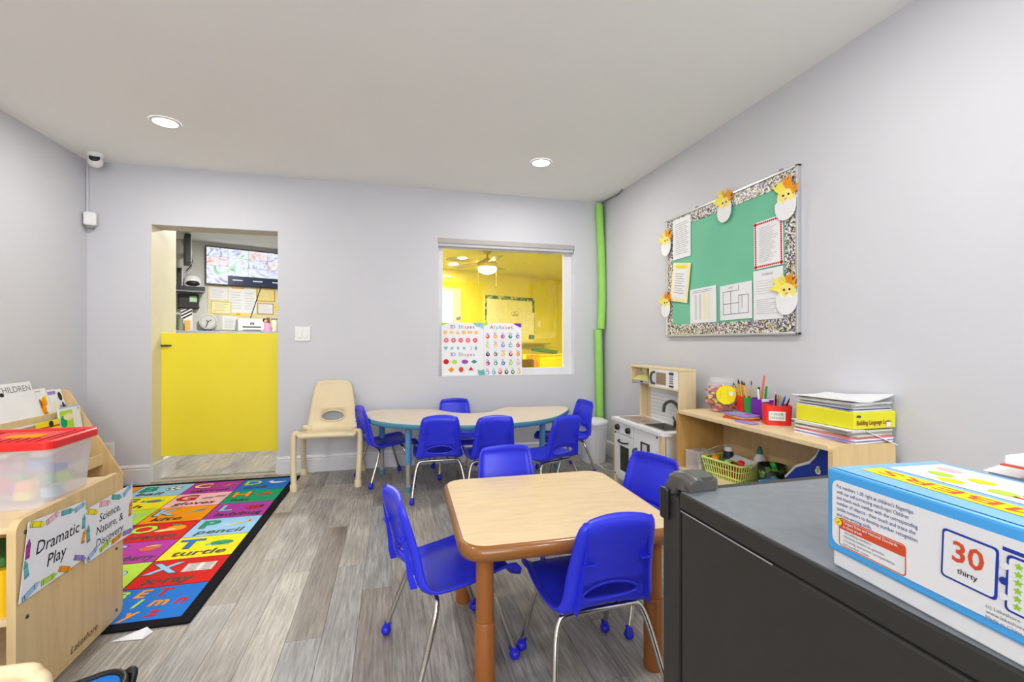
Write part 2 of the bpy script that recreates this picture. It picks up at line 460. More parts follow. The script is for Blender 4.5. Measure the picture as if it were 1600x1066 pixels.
# jamb return beyond the doorway
w = MB(); w.bb(DX0 - 0.12, DX0 + 0.002, YB2, 4.56, 0, ZC, CREAM); struct(w.build('wall_hall'), 'cream wall end beyond the doorway')
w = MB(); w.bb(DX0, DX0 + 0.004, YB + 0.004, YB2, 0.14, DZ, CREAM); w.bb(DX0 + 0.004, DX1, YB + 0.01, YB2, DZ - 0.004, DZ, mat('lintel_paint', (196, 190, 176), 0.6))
struct(w.build('trim_1'), 'cream painted reveal of the doorway')
OFFW = mat('office_wall_paint', (206, 206, 200), 0.75, var=0.02)
w = MB(); w.box((0.55, ZC / 2, -0.05), (3.9, ZC, 0.1), OFFW, farframe(0, 0, 0)); struct(w.build('wall_far_office'), 'grey far wall of the office')
w = MB(); w.box((5.9, ZC / 2, -0.05), (6.8, ZC, 0.1), YWALL, farframe(0, 0, 0)); struct(w.build('wall_far_yellow'), 'bright yellow far wall of the next room')
w = MB(); w.bb(-4.0, -3.9, YB2, 7.2, 0, ZC, OFFW); w.bb(-3.9, DX0 - 0.12, YB2 - 0.02, YB2 + 0.02, 0, ZC, OFFW); struct(w.build('wall_office_left'), 'office side wall')
w = MB(); w.bb(-0.36, -0.30, YB2, 8.05, 0, ZC, OFFW); w.bb(-0.30, -0.24, YB2, 8.05, 0, ZC, YWALL); struct(w.build('wall_divider'), 'wall between office and yellow room')
w = MB(); w.bb(4.9, 5.0, YB2, 10.4, 0, ZC, YWALL); struct(w.build('wall_yellow_right'), 'yellow side wall')
w = MB()
for a, b, c, d in ((-0.24, WX0, 0, ZC), (WX1, 4.9, 0, ZC), (WX0, WX1, 0, WZ0), (WX0, WX1, WZ1, ZC)): w.bb(a, b, YB2, YB2 + 0.015, c, d, YWALL)
struct(w.build('wall_yellow_near'), 'yellow face of the wall around the window')

# baseboards
def baseboard(mb, p0, p1, inward, m=TRIM, h=0.14):
    prof = [(0, 0), (0.016, 0), (0.016, h - 0.035), (0.012, h - 0.03), (0.012, h - 0.024), (0.016, h - 0.02), (0.010, h - 0.004), (0.0, h)]
    p0 = Vector(p0); p1 = Vector(p1); nrm = Vector(inward)
    V = []; n = len(prof)
    for p in (p0, p1):
        for a, z in prof: q = p + nrm * a; V.append((q.x, q.y, z))
    F = [(i, (i + 1) % n, n + (i + 1) % n, n + i) for i in range(n)] + [tuple(range(n))[::-1], tuple(range(n, 2 * n))]
    mb.add(V, F, m)
b = MB(); baseboard(b, (XL, YB, 0), (DX0, YB, 0), (0, -1, 0)); baseboard(b, (DX1, YB, 0), (XR, YB, 0), (0, -1, 0))
struct(b.build('baseboard_back'), 'white grooved baseboard')
b = MB(); baseboard(b, (XL, YF, 0), (XL, YB, 0), (1, 0, 0)); struct(b.build('baseboard_left'))
b = MB(); baseboard(b, (XR, YF, 0), (XR, YB, 0), (-1, 0, 0)); struct(b.build('baseboard_right'))
b = MB(); baseboard(b, (DX0, YB, 0), (DX0, 4.5, 0), (1, 0, 0)); baseboard(b, (DX1, YB, 0), (DX1, YB2, 0), (-1, 0, 0))
struct(b.build('trim_2'), 'white baseboard returning into the doorway')
b = MB(); b.bb(DX0, DX1, YB - 0.01, YB + 0.035, 0, 0.008, mat('threshold_grey', (196, 188, 174), 0.5), bev=0.002)
struct(b.build('trim_3'), 'pale threshold strip of the doorway')

# half door
dr = MB(); dr.bb(DX0 - 0.01, DX1 - 0.004, 4.30, 4.335, 0.158, 1.156, YDOOR, bev=0.002)
door = struct(dr.build('door_1'), 'bright yellow half-height door')
la = MB(); la.bb(-1.80, -1.745, 4.282, 4.30, 1.045, 1.06, DGREY, bev=0.003); la.cyl((-1.75, 4.29, 1.053), (-1.725, 4.29, 1.053), 0.006, DGREY)
la.build('latch', door)
# window
wf = MB()
y0, y1 = 4.20, 4.25
wf.bb(WX0, 0.446, y0, y1, WZ0, WZ1, TRIM, bev=0.004); wf.bb(1.619, WX1, y0, y1, WZ0, WZ1, TRIM, bev=0.004)
wf.bb(0.446, 1.619, y0, y1, WZ0, 0.835, TRIM, bev=0.004); wf.bb(0.446, 1.619, y0, y1, 1.935, WZ1, TRIM, bev=0.004)
win = struct(wf.build('window_1'), 'interior window with a white frame')
g = MB(); g.bb(0.44, 1.625, 4.222, 4.228, 0.83, 1.94, GLASS); g.build('pane', win)
h = MB(); HB = mat('header_grey', (172, 168, 164), 0.45)
h.bb(WX0 - 0.006, WX1 + 0.006, YB - 0.004, YB + 0.07, 1.965, WZ1, HB, bev=0.006); h.bb(WX0 + 0.0, WX1 - 0.005, YB + 0.005, YB + 0.075, 1.94, 1.966, mat('header_light', (190, 190, 196), 0.4), bev=0.005)
h.build('header', win)
sl = MB(); sl.bb(WX0, WX1, YB, y0, WZ0 - 0.001, WZ0 + 0.004, TRIM); sl.bb(WX1 - 0.004, WX1, YB, y0, WZ0, 1.94, TRIM); sl.build('sill', win)

# ================================================================== LAMPS
def downlight(x, y, label, power=LAMP_W, r=0.065, z=ZC, grp=None):
    t = thing('recessed_downlight', label, 'ceiling light', (x, y, z), 0, grp)
    a = MB(); a.lathe([(r * 1.25, -0.001), (r * 1.22, -0.006), (r * 1.02, -0.008), (r, -0.004)], TRIM, 32, cap0=False, cap1=False); a.build('trim_ring', t)
    d = MB(); d.lathe([(r, -0.005), (r * 0.6, -0.006)], LAMPE, 32, cap0=False); d.build('lens', t)
    l = bpy.data.lights.new('lamp_light', 'AREA'); l.shape = 'DISK'; l.size = r * 2.6; l.energy = power; l.color = (1.0, 0.97, 0.93)
    lo = bpy.data.objects.new('lamp_light', l); COL.objects.link(lo); lo.parent = t; lo.location = (0, 0, -0.02)
    return t
downlight(-1.35, 3.28, 'recessed round ceiling light in front of the doorway')
downlight(1.09, 3.31, 'recessed round ceiling light in front of the yellow window')
for xx in (-1.35, 1.09):
    for yy in (1.1, -1.0): downlight(xx, yy, 'recessed round ceiling light above the near half of the room', grp='lamps above the near half of the room')
downlight(-1.5, 5.6, 'unseen ceiling lamp added to light the office', OFFICE_W)  # added lamp out of view, lights the enclosed office
downlight(1.03, 7.98, 'recessed round ceiling light in the yellow room', YELLOW_W * 0.25)
downlight(3.2, 6.2, 'unseen ceiling lamp added to brighten the yellow room above the yellow cabinet side', YELLOW_W)  # added lamp out of view, brightens the yellow room
downlight(0.7, 5.2, 'unseen ceiling lamp added to brighten the yellow room by the window', YELLOW_W * 0.8)  # second added lamp, hidden above the window view

# security camera, sensor
t = thing('security_camera', 'white dome security camera in the ceiling corner', 'camera', (-2.07, 3.97, ZC))
a = MB(); a.lathe([(0.05, 0.0), (0.052, -0.012), (0.04, -0.03)], WHITE, 24, cap1=True); a.build('base', t)
Mx = RZ(18) @ RX(62)
a = MB(); a.ball((0, 0, -0.055), 0.045, WHITE, seg=20); a.build('eyeball', t)
a = MB(); Q = T(0, 0, -0.055) @ Mx; a.lathe([(0.031, 0.034), (0.029, 0.044), (0.0001, 0.047)], BLACKP, 20, Q, cap0=False, cap1=False); a.build('lens', t, T())
t = thing('motion_sensor', 'small white motion sensor in the room corner', 'sensor', (-2.165, 4.09, 1.93), 20)
a = MB(); a.box((0, 0, 0.065), (0.075, 0.05, 0.10), WHITE, bev=0.012); a.build('housing', t)
a = MB(); a.box((0, 0.005, 0.006), (0.05, 0.035, 0.02), GREYB, bev=0.005); a.build('bracket', t)
a = MB(); a.bb(-2.207, -2.193, 4.118, 4.134, 2.05, 2.40, WALL, bev=0.003); tag(a.build('cable_duct'), 'thin painted cable duct running down the room corner', 'cable duct')

# switch and outlet
t = thing('light_switch', 'white double rocker light switch on the wall', 'switch', (-0.717, YB, 1.15))
a = MB(); a.box((0, -0.004, 0), (0.118, 0.008, 0.118), WHITE, bev=0.003); a.build('plate', t)
for sx in (-0.024, 0.024):
    a = MB(); a.box((sx, -0.010, 0), (0.034, 0.006, 0.068), WHITE, RX(0), bev=0.002); a.build('rocker', t)
t = thing('wall_outlet', 'white wall outlet behind the slanted book rack', 'outlet', (-2.07, YB, 0.27))
a = MB(); a.box((0, -0.003, 0), (0.07, 0.006, 0.11), WHITE, bev=0.002); a.build('plate', t)
for sz in (-0.022, 0.022):
    a = MB(); a.box((0, -0.007, sz), (0.03, 0.003, 0.026), TRIM, bev=0.001); a.build('socket', t)

# green foam on the corner pipe
a = MB(); a.tube([(1.988, 4.123, 0.145), (1.988, 4.123, ZC)], 0.0085, GREYB, 10); tag(a.build('corner_pipe'), 'thin grey pipe standing in the room corner', 'pipe')
a = MB(); a.tube(spline([(1.935, 4.09, 2.405), (1.94, 4.085, 2.25), (1.957, 4.08, 1.9), (1.962, 4.075, 1.5), (1.945, 4.07, 1.205)], 6), 0.036, NOODLE, 16)
tag(a.build('foam_tube'), 'upper bent length of light green foam tube in the corner', 'foam tube')
a = MB(); a.tube([(1.917, 4.07, 1.20), (1.93, 4.075, 0.8), (1.945, 4.08, 0.02)], 0.036, NOODLE, 16)
tag(a.build('foam_tube'), 'lower length of light green foam tube behind the trash can', 'foam tube')
a = MB(); a.tube(spline([(1.97, 4.1, 2.43), (1.985, 3.95, 2.432), (1.99, 3.8, 2.425), (1.975, 3.7, 2.434)], 5), 0.006, GREYB, 6)
tag(a.build('loose_wire'), 'short loose grey wire along the ceiling edge', 'wire')

# ================================================================== CHAIRS
def shell_mesh(prof, width, hole, nu=17, nv=34, thick=0.006, lip=0.018, m=BLUE, top_round=0.42, arch=0.022):
    """one-piece moulded shell. prof: side profile (y,z) from seat front to back top; width(t): half width; hole=(tc, ut, vt) oval opening"""
    pts = spline([(0, a, b) for a, b in prof], 8)
    L = [0]
    for i in range(1, len(pts)): L.append(L[-1] + (pts[i] - pts[i - 1]).length)
    tot = L[-1]
    def at(t):
        d = max(0, min(1, t)) * tot
        for i in range(1, len(L)):
            if L[i] >= d:
                k = (d - L[i - 1]) / max(1e-9, L[i] - L[i - 1]); return pts[i - 1].lerp(pts[i], k)
        return pts[-1]
    def P(u, t):
        hw = width(t)
        # rounded ends of the sheet (front corners and top corners)
        if t > 1 - 0.16: k = (t - 0.84) / 0.16; hw *= 1 - top_round * 0.30 * k ** 5
        if t < 0.06: k = (0.06 - t) / 0.06; hw *= 1 - 0.12 * k ** 2
        tt = t
        if t > 0.5: tt = t - (t - 0.5) * arch * (abs(u) ** 2.2)      # arched top edge
        p = at(tt); q = at(min(1, tt + 0.01)); o = at(max(0, tt - 0.01))
        tan = (q - o).normalized(); nrm = Vector((1, 0, 0)).cross(tan)   # points to the sitter's side
        e = max(0, (abs(u) - 0.80) / 0.20)
        curve = (abs(u) ** 2) * 0.018 * min(1, t / 0.3)
        q = p + Vector((u * hw, 0, 0)) + nrm * (curve - lip * e ** 1.6)
        if t > 0.95: q = q - nrm * lip * ((t - 0.95) / 0.05) ** 1.6 * (1 - e)
        return q
    bm = bmesh.new(); G = {}
    tc, uh, th = hole
    j0 = max(j for j in range(nv) if j / (nv - 1) < tc - th * 1.25); j1 = min(j for j in range(nv) if j / (nv - 1) > tc + th * 1.25)
    i0 = max(i for i in range(nu) if -1 + 2 * i / (nu - 1) < -uh * 1.2); i1 = min(i for i in range(nu) if -1 + 2 * i / (nu - 1) > uh * 1.2)
    for i in range(nu):
        for j in range(nv):
            if i0 < i < i1 and j0 < j < j1: continue
            G[i, j] = bm.verts.new(P(-1 + 2 * i / (nu - 1), j / (nv - 1)))
    for i in range(nu - 1):
        for j in range(nv - 1):
            if i0 <= i < i1 and j0 <= j < j1: continue
            bm.faces.new((G[i, j], G[i + 1, j], G[i + 1, j + 1], G[i, j + 1]))
    loop = [(i, j0) for i in range(i0, i1)] + [(i1, j) for j in range(j0, j1)] + [(i, j1) for i in range(i1, i0, -1)] + [(i0, j) for j in range(j1, j0, -1)]
    inner = []
    for (i, j) in loop:
        u = -1 + 2 * i / (nu - 1); t = j / (nv - 1)
        a = math.atan2((t - tc) / th, u / uh)
        inner.append(bm.verts.new(P(uh * math.cos(a), tc + th * math.sin(a))))
    n = len(loop)
    for k in range(n):
        a, b = G[loop[k]], G[loop[(k + 1) % n]]; bm.faces.new((a, b, inner[(k + 1) % n], inner[k]))
    bmesh.ops.recalc_face_normals(bm, faces=bm.faces[:])
    bmesh.ops.solidify(bm, geom=bm.faces[:], thickness=thick)
    bmesh.ops.recalc_face_normals(bm, faces=bm.faces[:])
    rim = [P(uh * math.cos(2 * PI * k / 24), tc + th * math.sin(2 * PI * k / 24)) for k in range(24)]
    return bm, rim, P

def make_blue_chair():
    t = thing('school_chair', 'blue', 'chair')
    prof = [(0.178, 0.268), (0.172, 0.294), (0.14, 0.306), (0.02, 0.300), (-0.09, 0.292), (-0.138, 0.302), (-0.158, 0.335), (-0.172, 0.41), (-0.196, 0.50), (-0.222, 0.588)]
    def wd(k): return 0.156 + 0.018 * math.sin(PI * min(1, k / 0.62)) - (0.030 * max(0, (k - 0.5) / 0.5))
    bm, rim, P = shell_mesh(prof, wd, (0.622, 0.62, 0.045), nu=21, lip=0.026)
    s = MB(); s.addbm(bm, BLUE, None, True); s.tube([p + Vector((0, 0.004, 0)) for p in rim], 0.0065, BLUE, 6, closed=True)
    shell = s.build('seat_shell', t)
    for sx in (-1, 1):
        rb = MB()
        for (ka, kb) in ((0.56, 0.90),):
            pts = [P(sx * (0.74), ka + (kb - ka) * i / 6) for i in range(7)]
            for i in range(6):
                a, b2 = pts[i], pts[i + 1]; d = 0.023 * (1 - i / 7.0); d2 = 0.023 * (1 - (i + 1) / 7.0)
                rb.add([a + Vector((0, -0.004, 0)), b2 + Vector((0, -0.004, 0)), b2 + Vector((0, -0.004 - d2, 0)), a + Vector((0, -0.004 - d, 0)),
                        a + Vector((sx * 0.004, -0.004, 0)), b2 + Vector((sx * 0.004, -0.004, 0)), b2 + Vector((sx * 0.004, -0.004 - d2, 0)), a + Vector((sx * 0.004, -0.004 - d, 0))],
                       [(0, 1, 2, 3), (7, 6, 5, 4), (3, 2, 6, 7), (0, 4, 5, 1)], BLUE)
        q = P(sx * 0.66, 0.80); rb.box((q.x, q.y - 0.012, q.z), (0.036, 0.020, 0.004), BLUE); rb.build('back_rib', shell)
    for (fx, fy, tx, ty, tz, cr) in ((0.185, -0.185, 0.125, -0.105, 0.268, 1), (0.165, 0.165, 0.115, 0.085, 0.276, 0)):
        for sx in (-1, 1):
            lg = MB()
            lg.tube(spline([(sx * fx, fy, 0.03), (sx * (fx * 0.55 + tx * 0.45 + 0.012), fy * 0.55 + ty * 0.45, 0.13), (sx * (tx + 0.028), ty + (fy - ty) * 0.16, tz - 0.05), (sx * (tx + 0.008), ty, tz - 0.008), (sx * (tx - 0.02), ty, tz)], 6), 0.0095, CHROME, 10)
            l = lg.build('leg', t)
            f = MB(); f.ball((sx * fx, fy, 0.018), 0.0185, BLUEBALL, seg=14); f.cyl((sx * fx, fy, 0.026), (sx * (fx - 0.006), fy * 0.96, 0.046), 0.013, BLUEBALL, 12); lbl(f.build('ball_glide', l), 'blue ball glide')
        c = MB(); c.tube([(-tx + 0.02, ty, tz), (tx - 0.02, ty, tz)], 0.0095, CHROME, 10); c.build('cross_bar', t)
    for sx in (-0.06, 0.06): c = MB(); c.tube([(sx, -0.105, 0.272), (sx, 0.085, 0.279)], 0.006, CHROME, 8); c.build('seat_bracket', t)
    return t
ch0 = make_blue_chair()
CH = [  # x, y, facing, label
    (0.205, 1.64, -75, 'blue school chair at the square table on the side toward the alphabet rug'),
    (0.615, 1.405, 3, 'blue school chair tucked in at the square table beside the black refrigerator'),
    (0.525, 1.935, 180, 'blue school chair at the square table with its back toward the kidney table'),
    (0.93, 1.735, 112, 'blue school chair at the square table on the side of the play kitchen'),
    (-0.04, 3.77, -70, 'blue school chair at the kidney table end beside the tan chair'),
    (0.315, 3.30, -1, 'blue school chair at the curved front of the kidney table, next to its blue leg'),
    (0.662, 3.20, 1, 'blue school chair at the middle of the kidney table front, between two chairs'),
    (1.052, 3.065, 22, 'blue school chair turned askew at the kidney table front, nearest the play kitchen'),
    (1.385, 3.60, 100, 'blue school chair at the kidney table end beside the white trash can'),
    (0.525, 3.79, 180, 'blue school chair in the kidney table notch, against the wall'),
]
for i, (x, y, a, lab) in enumerate(CH):
    o = ch0 if i == 0 else dup(ch0)
    o.location = (x, y, 0); o.rotation_euler = (0, 0, R(a)); o['label'] = lab; o['group'] = 'blue school chairs'

# tan chair
t = thing('stacking_chair', 'large tan plastic chair with oval back opening beside the yellow door', 'chair', (-0.468, 3.855, 0), 180)
prof = [(0.205, 0.375), (0.20, 0.398), (0.17, 0.405), (0.03, 0.395), (-0.07, 0.388), (-0.125, 0.405), (-0.145, 0.45), (-0.162, 0.55), (-0.185, 0.66), (-0.215, 0.765)]
def wd(k): return 0.212 - 0.062 * max(0, (k - 0.30) / 0.70) - 0.012 * max(0, (k - 0.4) / 0.6)
bm, rim, P = shell_mesh(prof, wd, (0.60, 0.50, 0.060), m=TAN, thick=0.008, lip=0.012)
s = MB(); s.addbm(bm, TAN, None, True); s.tube(rim, 0.006, TAN, 6, closed=True); s.build('seat_shell', t)
for sx in (-1, 1):
    for fx, fy, ty, tx in ((0.222, 0.225, 0.155, 0.232), (0.228, -0.215, -0.10, 0.21)):
        l = MB(); l.tube(spline([(sx * fx, fy, 0.035), (sx * (fx * 0.5 + tx * 0.5 + 0.004), (fy + ty) / 2, 0.22), (sx * tx, ty + 0.012 * (1 if fy > 0 else -1), 0.375), (sx * (tx - 0.012), ty, 0.402), (sx * (tx - 0.045), ty - 0.005, 0.385)], 6), 0.021, TAN, 12)
        lo = l.build('leg', t)
        f = MB(); f.lathe([(0.026, 0.0), (0.026, 0.045), (0.022, 0.05)], TAN, 16, T(sx * fx, fy, 0)); f.build('foot_cap', lo)
a = MB(); a.box((0, 0.155, 0.372), (0.40, 0.02, 0.022), TAN, bev=0.004); a.box((0, -0.09, 0.372), (0.38, 0.02, 0.018), TAN, bev=0.004); a.build('seat_frame', t)

# small pale wooden chair at the frame edge
t = thing('wooden_chair', 'small pale wooden chair with rounded back frame in front of the cabinet', 'chair', (-0.81, 0.94, 0), 183)
a = MB(); pts = spline([(-0.15, -0.13, 0.02), (-0.15, -0.14, 0.22), (-0.15, -0.165, 0.39), (-0.135, -0.172, 0.425), (-0.10, -0.175, 0.437), (0.10, -0.175, 0.437), (0.135, -0.172, 0.425), (0.15, -0.165, 0.39), (0.15, -0.14, 0.22), (0.15, -0.13, 0.02)], 6)
a.tube(pts, 0.017, PINE, 12); a.build('back_frame', t)
a = MB(); a.box((0, -0.156, 0.34), (0.27, 0.012, 0.08), PINE, bev=0.005); a.build('back_slat', t)
a = MB(); a.box((0, 0.0, 0.24), (0.30, 0.29, 0.016), PINE, bev=0.006); a.build('seat', t)
for sx in (-1, 1):
    a = MB(); a.tube([(sx * 0.135, 0.125, 0.0), (sx * 0.135, 0.12, 0.233)], 0.016, PINE, 12); a.build('leg', t)

# ================================================================== TABLES
def slab(poly_xy, z0, z1, me, mt, name_edge, t, inset=0.012):
    """tabletop: rounded edge band as one part, laminate surface as the other"""
    n = len(poly_xy); P2 = [Vector((p[0], p[1], 0)) for p in poly_xy]
    nr = []
    for i in range(n):
        d = (P2[(i + 1) % n] - P2[i - 1]).normalized(); nr.append(Vector((d.y, -d.x, 0)))
    h = z1 - z0
    rings = [(-inset * 1.6, z0), (-inset * 0.35, z0 + h * 0.12), (0, z0 + h * 0.4), (0, z0 + h * 0.62), (-inset * 0.35, z1 - h * 0.08), (-inset, z1)]
    V = []; F = []
    for off, z in rings:
        for i in range(n): q = P2[i] + nr[i] * off; V.append((q.x, q.y, z))
    for k in range(len(rings) - 1):
        for i in range(n): F.append((k * n + i, k * n + (i + 1) % n, (k + 1) * n + (i + 1) % n, (k + 1) * n + i))
    e = MB(); e.add(V, F, me, None, True); e.add(V[:n], [tuple(range(n))[::-1]], me); e.build(name_edge, t)
    s = MB(); top = [(P2[i] + nr[i] * (-inset)) for i in range(n)]
    s.prism([(p.x, p.y) for p in top], z1 - 0.004, z1 + 0.0006, mt); s.build('tabletop', t)

t = thing('activity_table', 'square table with maple top, thick brown edge and brown legs', 'table', (0.567, 1.645, 0), -1.5)
slab(rrect(0.735, 0.695, 0.085, 8), 0.440, 0.490, BROWN, MAPLE, 'edge_band', t, 0.016)
for sx in (-1, 1):
    for sy in (-1, 1):
        l = MB(); px, py = sx * 0.285, sy * 0.268
        l.lathe([(0.0275, 0.0), (0.0275, 0.441)], BROWNLEG, 20, T(px, py, 0)); lo = l.build('leg', t)
        f = MB(); f.lathe([(0.030, 0.0), (0.0315, 0.01), (0.0315, 0.235), (0.0295, 0.238)], BROWNLEG, 20, T(px, py, 0)); f.build('leg_sleeve', lo)

k = 1.022
KP = [(-0.10, 3.99), (-0.19, 3.90), (-0.21, 3.74), (-0.15, 3.50), (-0.02, 3.32), (0.167, 3.19), (0.36, 3.115), (0.58, 3.085), (0.80, 3.095), (1.00, 3.15), (1.21, 3.29), (1.40, 3.55), (1.465, 3.70), (1.45, 3.79), (1.37, 3.83),
      (1.12, 3.845), (0.96, 3.86), (0.88, 3.79), (0.78, 3.66), (0.66, 3.60), (0.53, 3.64), (0.43, 3.76), (0.36, 3.88), (0.27, 3.925), (0.08, 3.965)]
KP = [(a * k, b * k) for a, b in KP]
t = thing('kidney_table', 'kidney-shaped table with pale top, blue edge and blue legs along the wall', 'table', (0, 0, 0))
slab([(p.x, p.y) for p in spline([(a, b, 0) for a, b in KP], 4, True)], 0.468, 0.505, TEAL, MAPLE2, 'edge_band', t, 0.006)
for px, py in ((0.115, 3.41), (1.13, 3.40), (-0.08, 3.93), (1.36, 3.76)):
    l = MB(); l.lathe([(0.023, 0.20), (0.023, 0.469)], TEALLEG, 16, T(px, py, 0)); lo = lbl(l.build('leg', t), 'blue upper leg')
    f = MB(); f.lathe([(0.018, 0.03), (0.018, 0.21)], STEELP, 16, T(px, py, 0)); lbl(f.build('leg_insert', lo), 'grey steel leg insert')
    f = MB(); f.lathe([(0.023, 0.0), (0.023, 0.035)], TEAL, 16, T(px, py, 0)); f.build('foot', lo)

# trash can
t = thing('trash_can', 'white ribbed plastic trash can with lid in the corner', 'trash can', (1.765, 3.855, 0))
a = MB(); n = 72; prof = [(0.103, 0.0), (0.108, 0.012), (0.122, 0.31), (0.128, 0.318), (0.128, 0.345)]
V = []; F = []
for i, (r, z) in enumerate(prof):
    for q in range(n):
        rr = r + (0.0022 if (q // 2) % 2 and 0 < i < 3 else 0); V.append((rr * math.cos(2 * PI * q / n), rr * math.sin(2 * PI * q / n), z))
for i in range(len(prof) - 1):
    for q in range(n): F.append((i * n + q, i * n + (q + 1) % n, (i + 1) * n + (q + 1) % n, (i + 1) * n + q))
a.add(V, F, WHITE); a.add(V[:n], [tuple(range(n))[::-1]], WHITE); a.build('body', t)
a = MB(); a.lathe([(0.134, 0.342), (0.136, 0.362), (0.131, 0.372), (0.11, 0.376), (0.10, 0.386), (0.02, 0.392)], WHITE, 40, cap1=True); a.build('lid', t)
a = MB(); a.box((-0.03, -0.136, 0.352), (0.07, 0.014, 0.018), WHITE, bev=0.004); a.build('handle', t)
a = MB(); a.tube(spline([(1.60, 3.41, 0.10), (1.72, 3.44, 0.03), (1.90, 3.50, 0.008), (1.955, 3.60, 0.006), (1.95, 3.75, 0.006)], 6), 0.004, WHITE, 6)
tag(a.build('extension_cord'), 'thin white cord on the floor between trash can and play kitchen', 'cord')

# ================================================================== ALPHABET RUG
rug = thing('alphabet_rug', 'colourful alphabet rug with black border on the plank floor', 'rug', (-0.80, 2.03, 0), -1.2)
RW, RH, CW, RB = 1.36, 1.90, 0.34, 0.045
a = MB(); a.prism(rrect(RW + 2 * RB, RH + 2 * RB + 0.0, 0.012, 3, -RW / 2, RH / 2 + RB), 0.0, 0.008, RUGB); lbl(a.build('border', rug), 'black rug border')
rh = RH / 7.0
def apple(m, X, Y, M): m.poly(ell(0.042, 0.03, 16, X, Y), REDP, M, 0.0014); m.poly(ell(0.012, 0.006, 8, X + 0.012, Y + 0.034, 30), GREEN, M, 0.0014)
def soccer(m, X, Y, M):
    m.poly(ell(0.052, 0.052, 20, X, Y), INK, M, 0.0012); m.poly(ell(0.048, 0.048, 20, X, Y), PAPER, M, 0.0014)
    for i in range(5): a = R(72 * i + 20); m.poly(ell(0.013, 0.013, 5, X + 0.034 * math.cos(a), Y + 0.034 * math.sin(a)), INK, M, 0.0018)
    m.poly(ell(0.014, 0.014, 5, X, Y), INK, M, 0.0018)
def carrot(m, X, Y, M): m.poly([(X - 0.05, Y - 0.012), (X + 0.03, Y - 0.004), (X + 0.034, Y + 0.018)], ORANGE, M, 0.0014); m.poly(ell(0.028, 0.010, 10, X + 0.05, Y + 0.016, 20), GREEN, M, 0.0014)
def duck(m, X, Y, M): m.poly(ell(0.05, 0.020, 16, X + 0.01, Y - 0.008), PAPER, M, 0.0014); m.poly(ell(0.018, 0.018, 12, X - 0.035, Y + 0.022), PAPER, M, 0.0016); m.poly([(X - 0.052, Y + 0.026), (X - 0.07, Y + 0.016), (X - 0.050, Y + 0.014)], ORANGE, M, 0.0018); m.poly([(X + 0.04, Y), (X + 0.075, Y + 0.02), (X + 0.05, Y - 0.015)], PAPER, M, 0.0016)
def fish(m, X, Y, M): m.poly(ell(0.055, 0.028, 16, X, Y), INK, M, 0.0012); m.poly(ell(0.052, 0.025, 16, X, Y), GREEN, M, 0.0014); m.poly(ell(0.022, 0.014, 12, X - 0.005, Y - 0.004), MAG, M, 0.0016); m.poly([(X - 0.045, Y), (X - 0.08, Y + 0.022), (X - 0.08, Y - 0.022)], MBLUE, M, 0.0014); m.poly(ell(0.014, 0.014, 10, X + 0.042, Y + 0.01), LIME, M, 0.0016)
def gloves(m, X, Y, M):
    for dx, dy in ((-0.03, -0.008), (0.04, 0.014)):
        m.poly(ell(0.028, 0.016, 12, X + dx, Y + dy, 15), GREYB, M, 0.0014)
        for i in range(4): m.poly(ell(0.014, 0.0045, 8, X + dx + 0.03, Y + dy - 0.012 + i * 0.009, 15), GREYB, M, 0.0015)
def hat(m, X, Y, M): m.poly(ell(0.062, 0.012, 16, X, Y - 0.016), INK, M, 0.0013); m.poly(ell(0.058, 0.010, 16, X, Y - 0.015), ORANGED, M, 0.0014); m.poly(ell(0.034, 0.026, 16, X + 0.004, Y + 0.004), ORANGED, M, 0.0016); m.rect(X - 0.03, Y - 0.012, X + 0.036, Y - 0.004, INK, M, 0.0018)
def jet(m, X, Y, M): m.poly([(X - 0.07, Y - 0.01), (X + 0.06, Y + 0.012), (X + 0.075, Y + 0.024), (X - 0.05, Y + 0.008)], LBLUE, M, 0.0014); m.poly([(X - 0.01, Y), (X + 0.02, Y - 0.035), (X + 0.03, Y + 0.006)], LBLUE, M, 0.0014)
def kite(m, X, Y, M): m.poly([(X - 0.06, Y - 0.03), (X + 0.05, Y + 0.01), (X + 0.06, Y + 0.035), (X - 0.0, Y + 0.02)], MBLUE, M, 0.0014); m.poly([(X - 0.06, Y - 0.03), (X - 0.0, Y + 0.02), (X + 0.02, Y + 0.015)], LIME, M, 0.0016)
def bug(m, X, Y, M):
    m.poly(ell(0.05, 0.034, 18, X, Y, 10), INK, M, 0.0012); m.poly(ell(0.046, 0.030, 18, X, Y, 10), REDP, M, 0.0014); m.poly(ell(0.014, 0.020, 12, X + 0.046, Y + 0.01), INK, M, 0.0016)
    for dx, dy in ((-0.02, 0.012), (0.01, 0.016), (-0.015, -0.012), (0.016, -0.010)): m.poly(ell(0.008, 0.007, 8, X + dx, Y + dy), INK, M, 0.0018)
def orangef(m, X, Y, M): m.poly(ell(0.05, 0.040, 20, X + 0.012, Y), ORANGE, M, 0.0014); m.poly(ell(0.05, 0.018, 16, X - 0.035, Y - 0.022, 12), mat('peach_print', (248, 196, 120), 0.6), M, 0.0016); m.poly(ell(0.030, 0.011, 12, X + 0.0, Y + 0.046, -10), GREEN, M, 0.0016)
def pencil(m, X, Y, M):
    Q = M @ T(X, Y, 0) @ RZ(28); m.rect(-0.05, -0.008, 0.055, 0.008, INK, Q, 0.0012); m.rect(-0.05, -0.006, 0.05, 0.006, YEL, Q, 0.0014); m.rect(0.05, -0.007, 0.064, 0.007, REDP, Q, 0.0015); m.poly([(-0.05, -0.007), (-0.05, 0.007), (-0.074, 0)], mat('peach_print', (248, 196, 120), 0.6), Q, 0.0015)
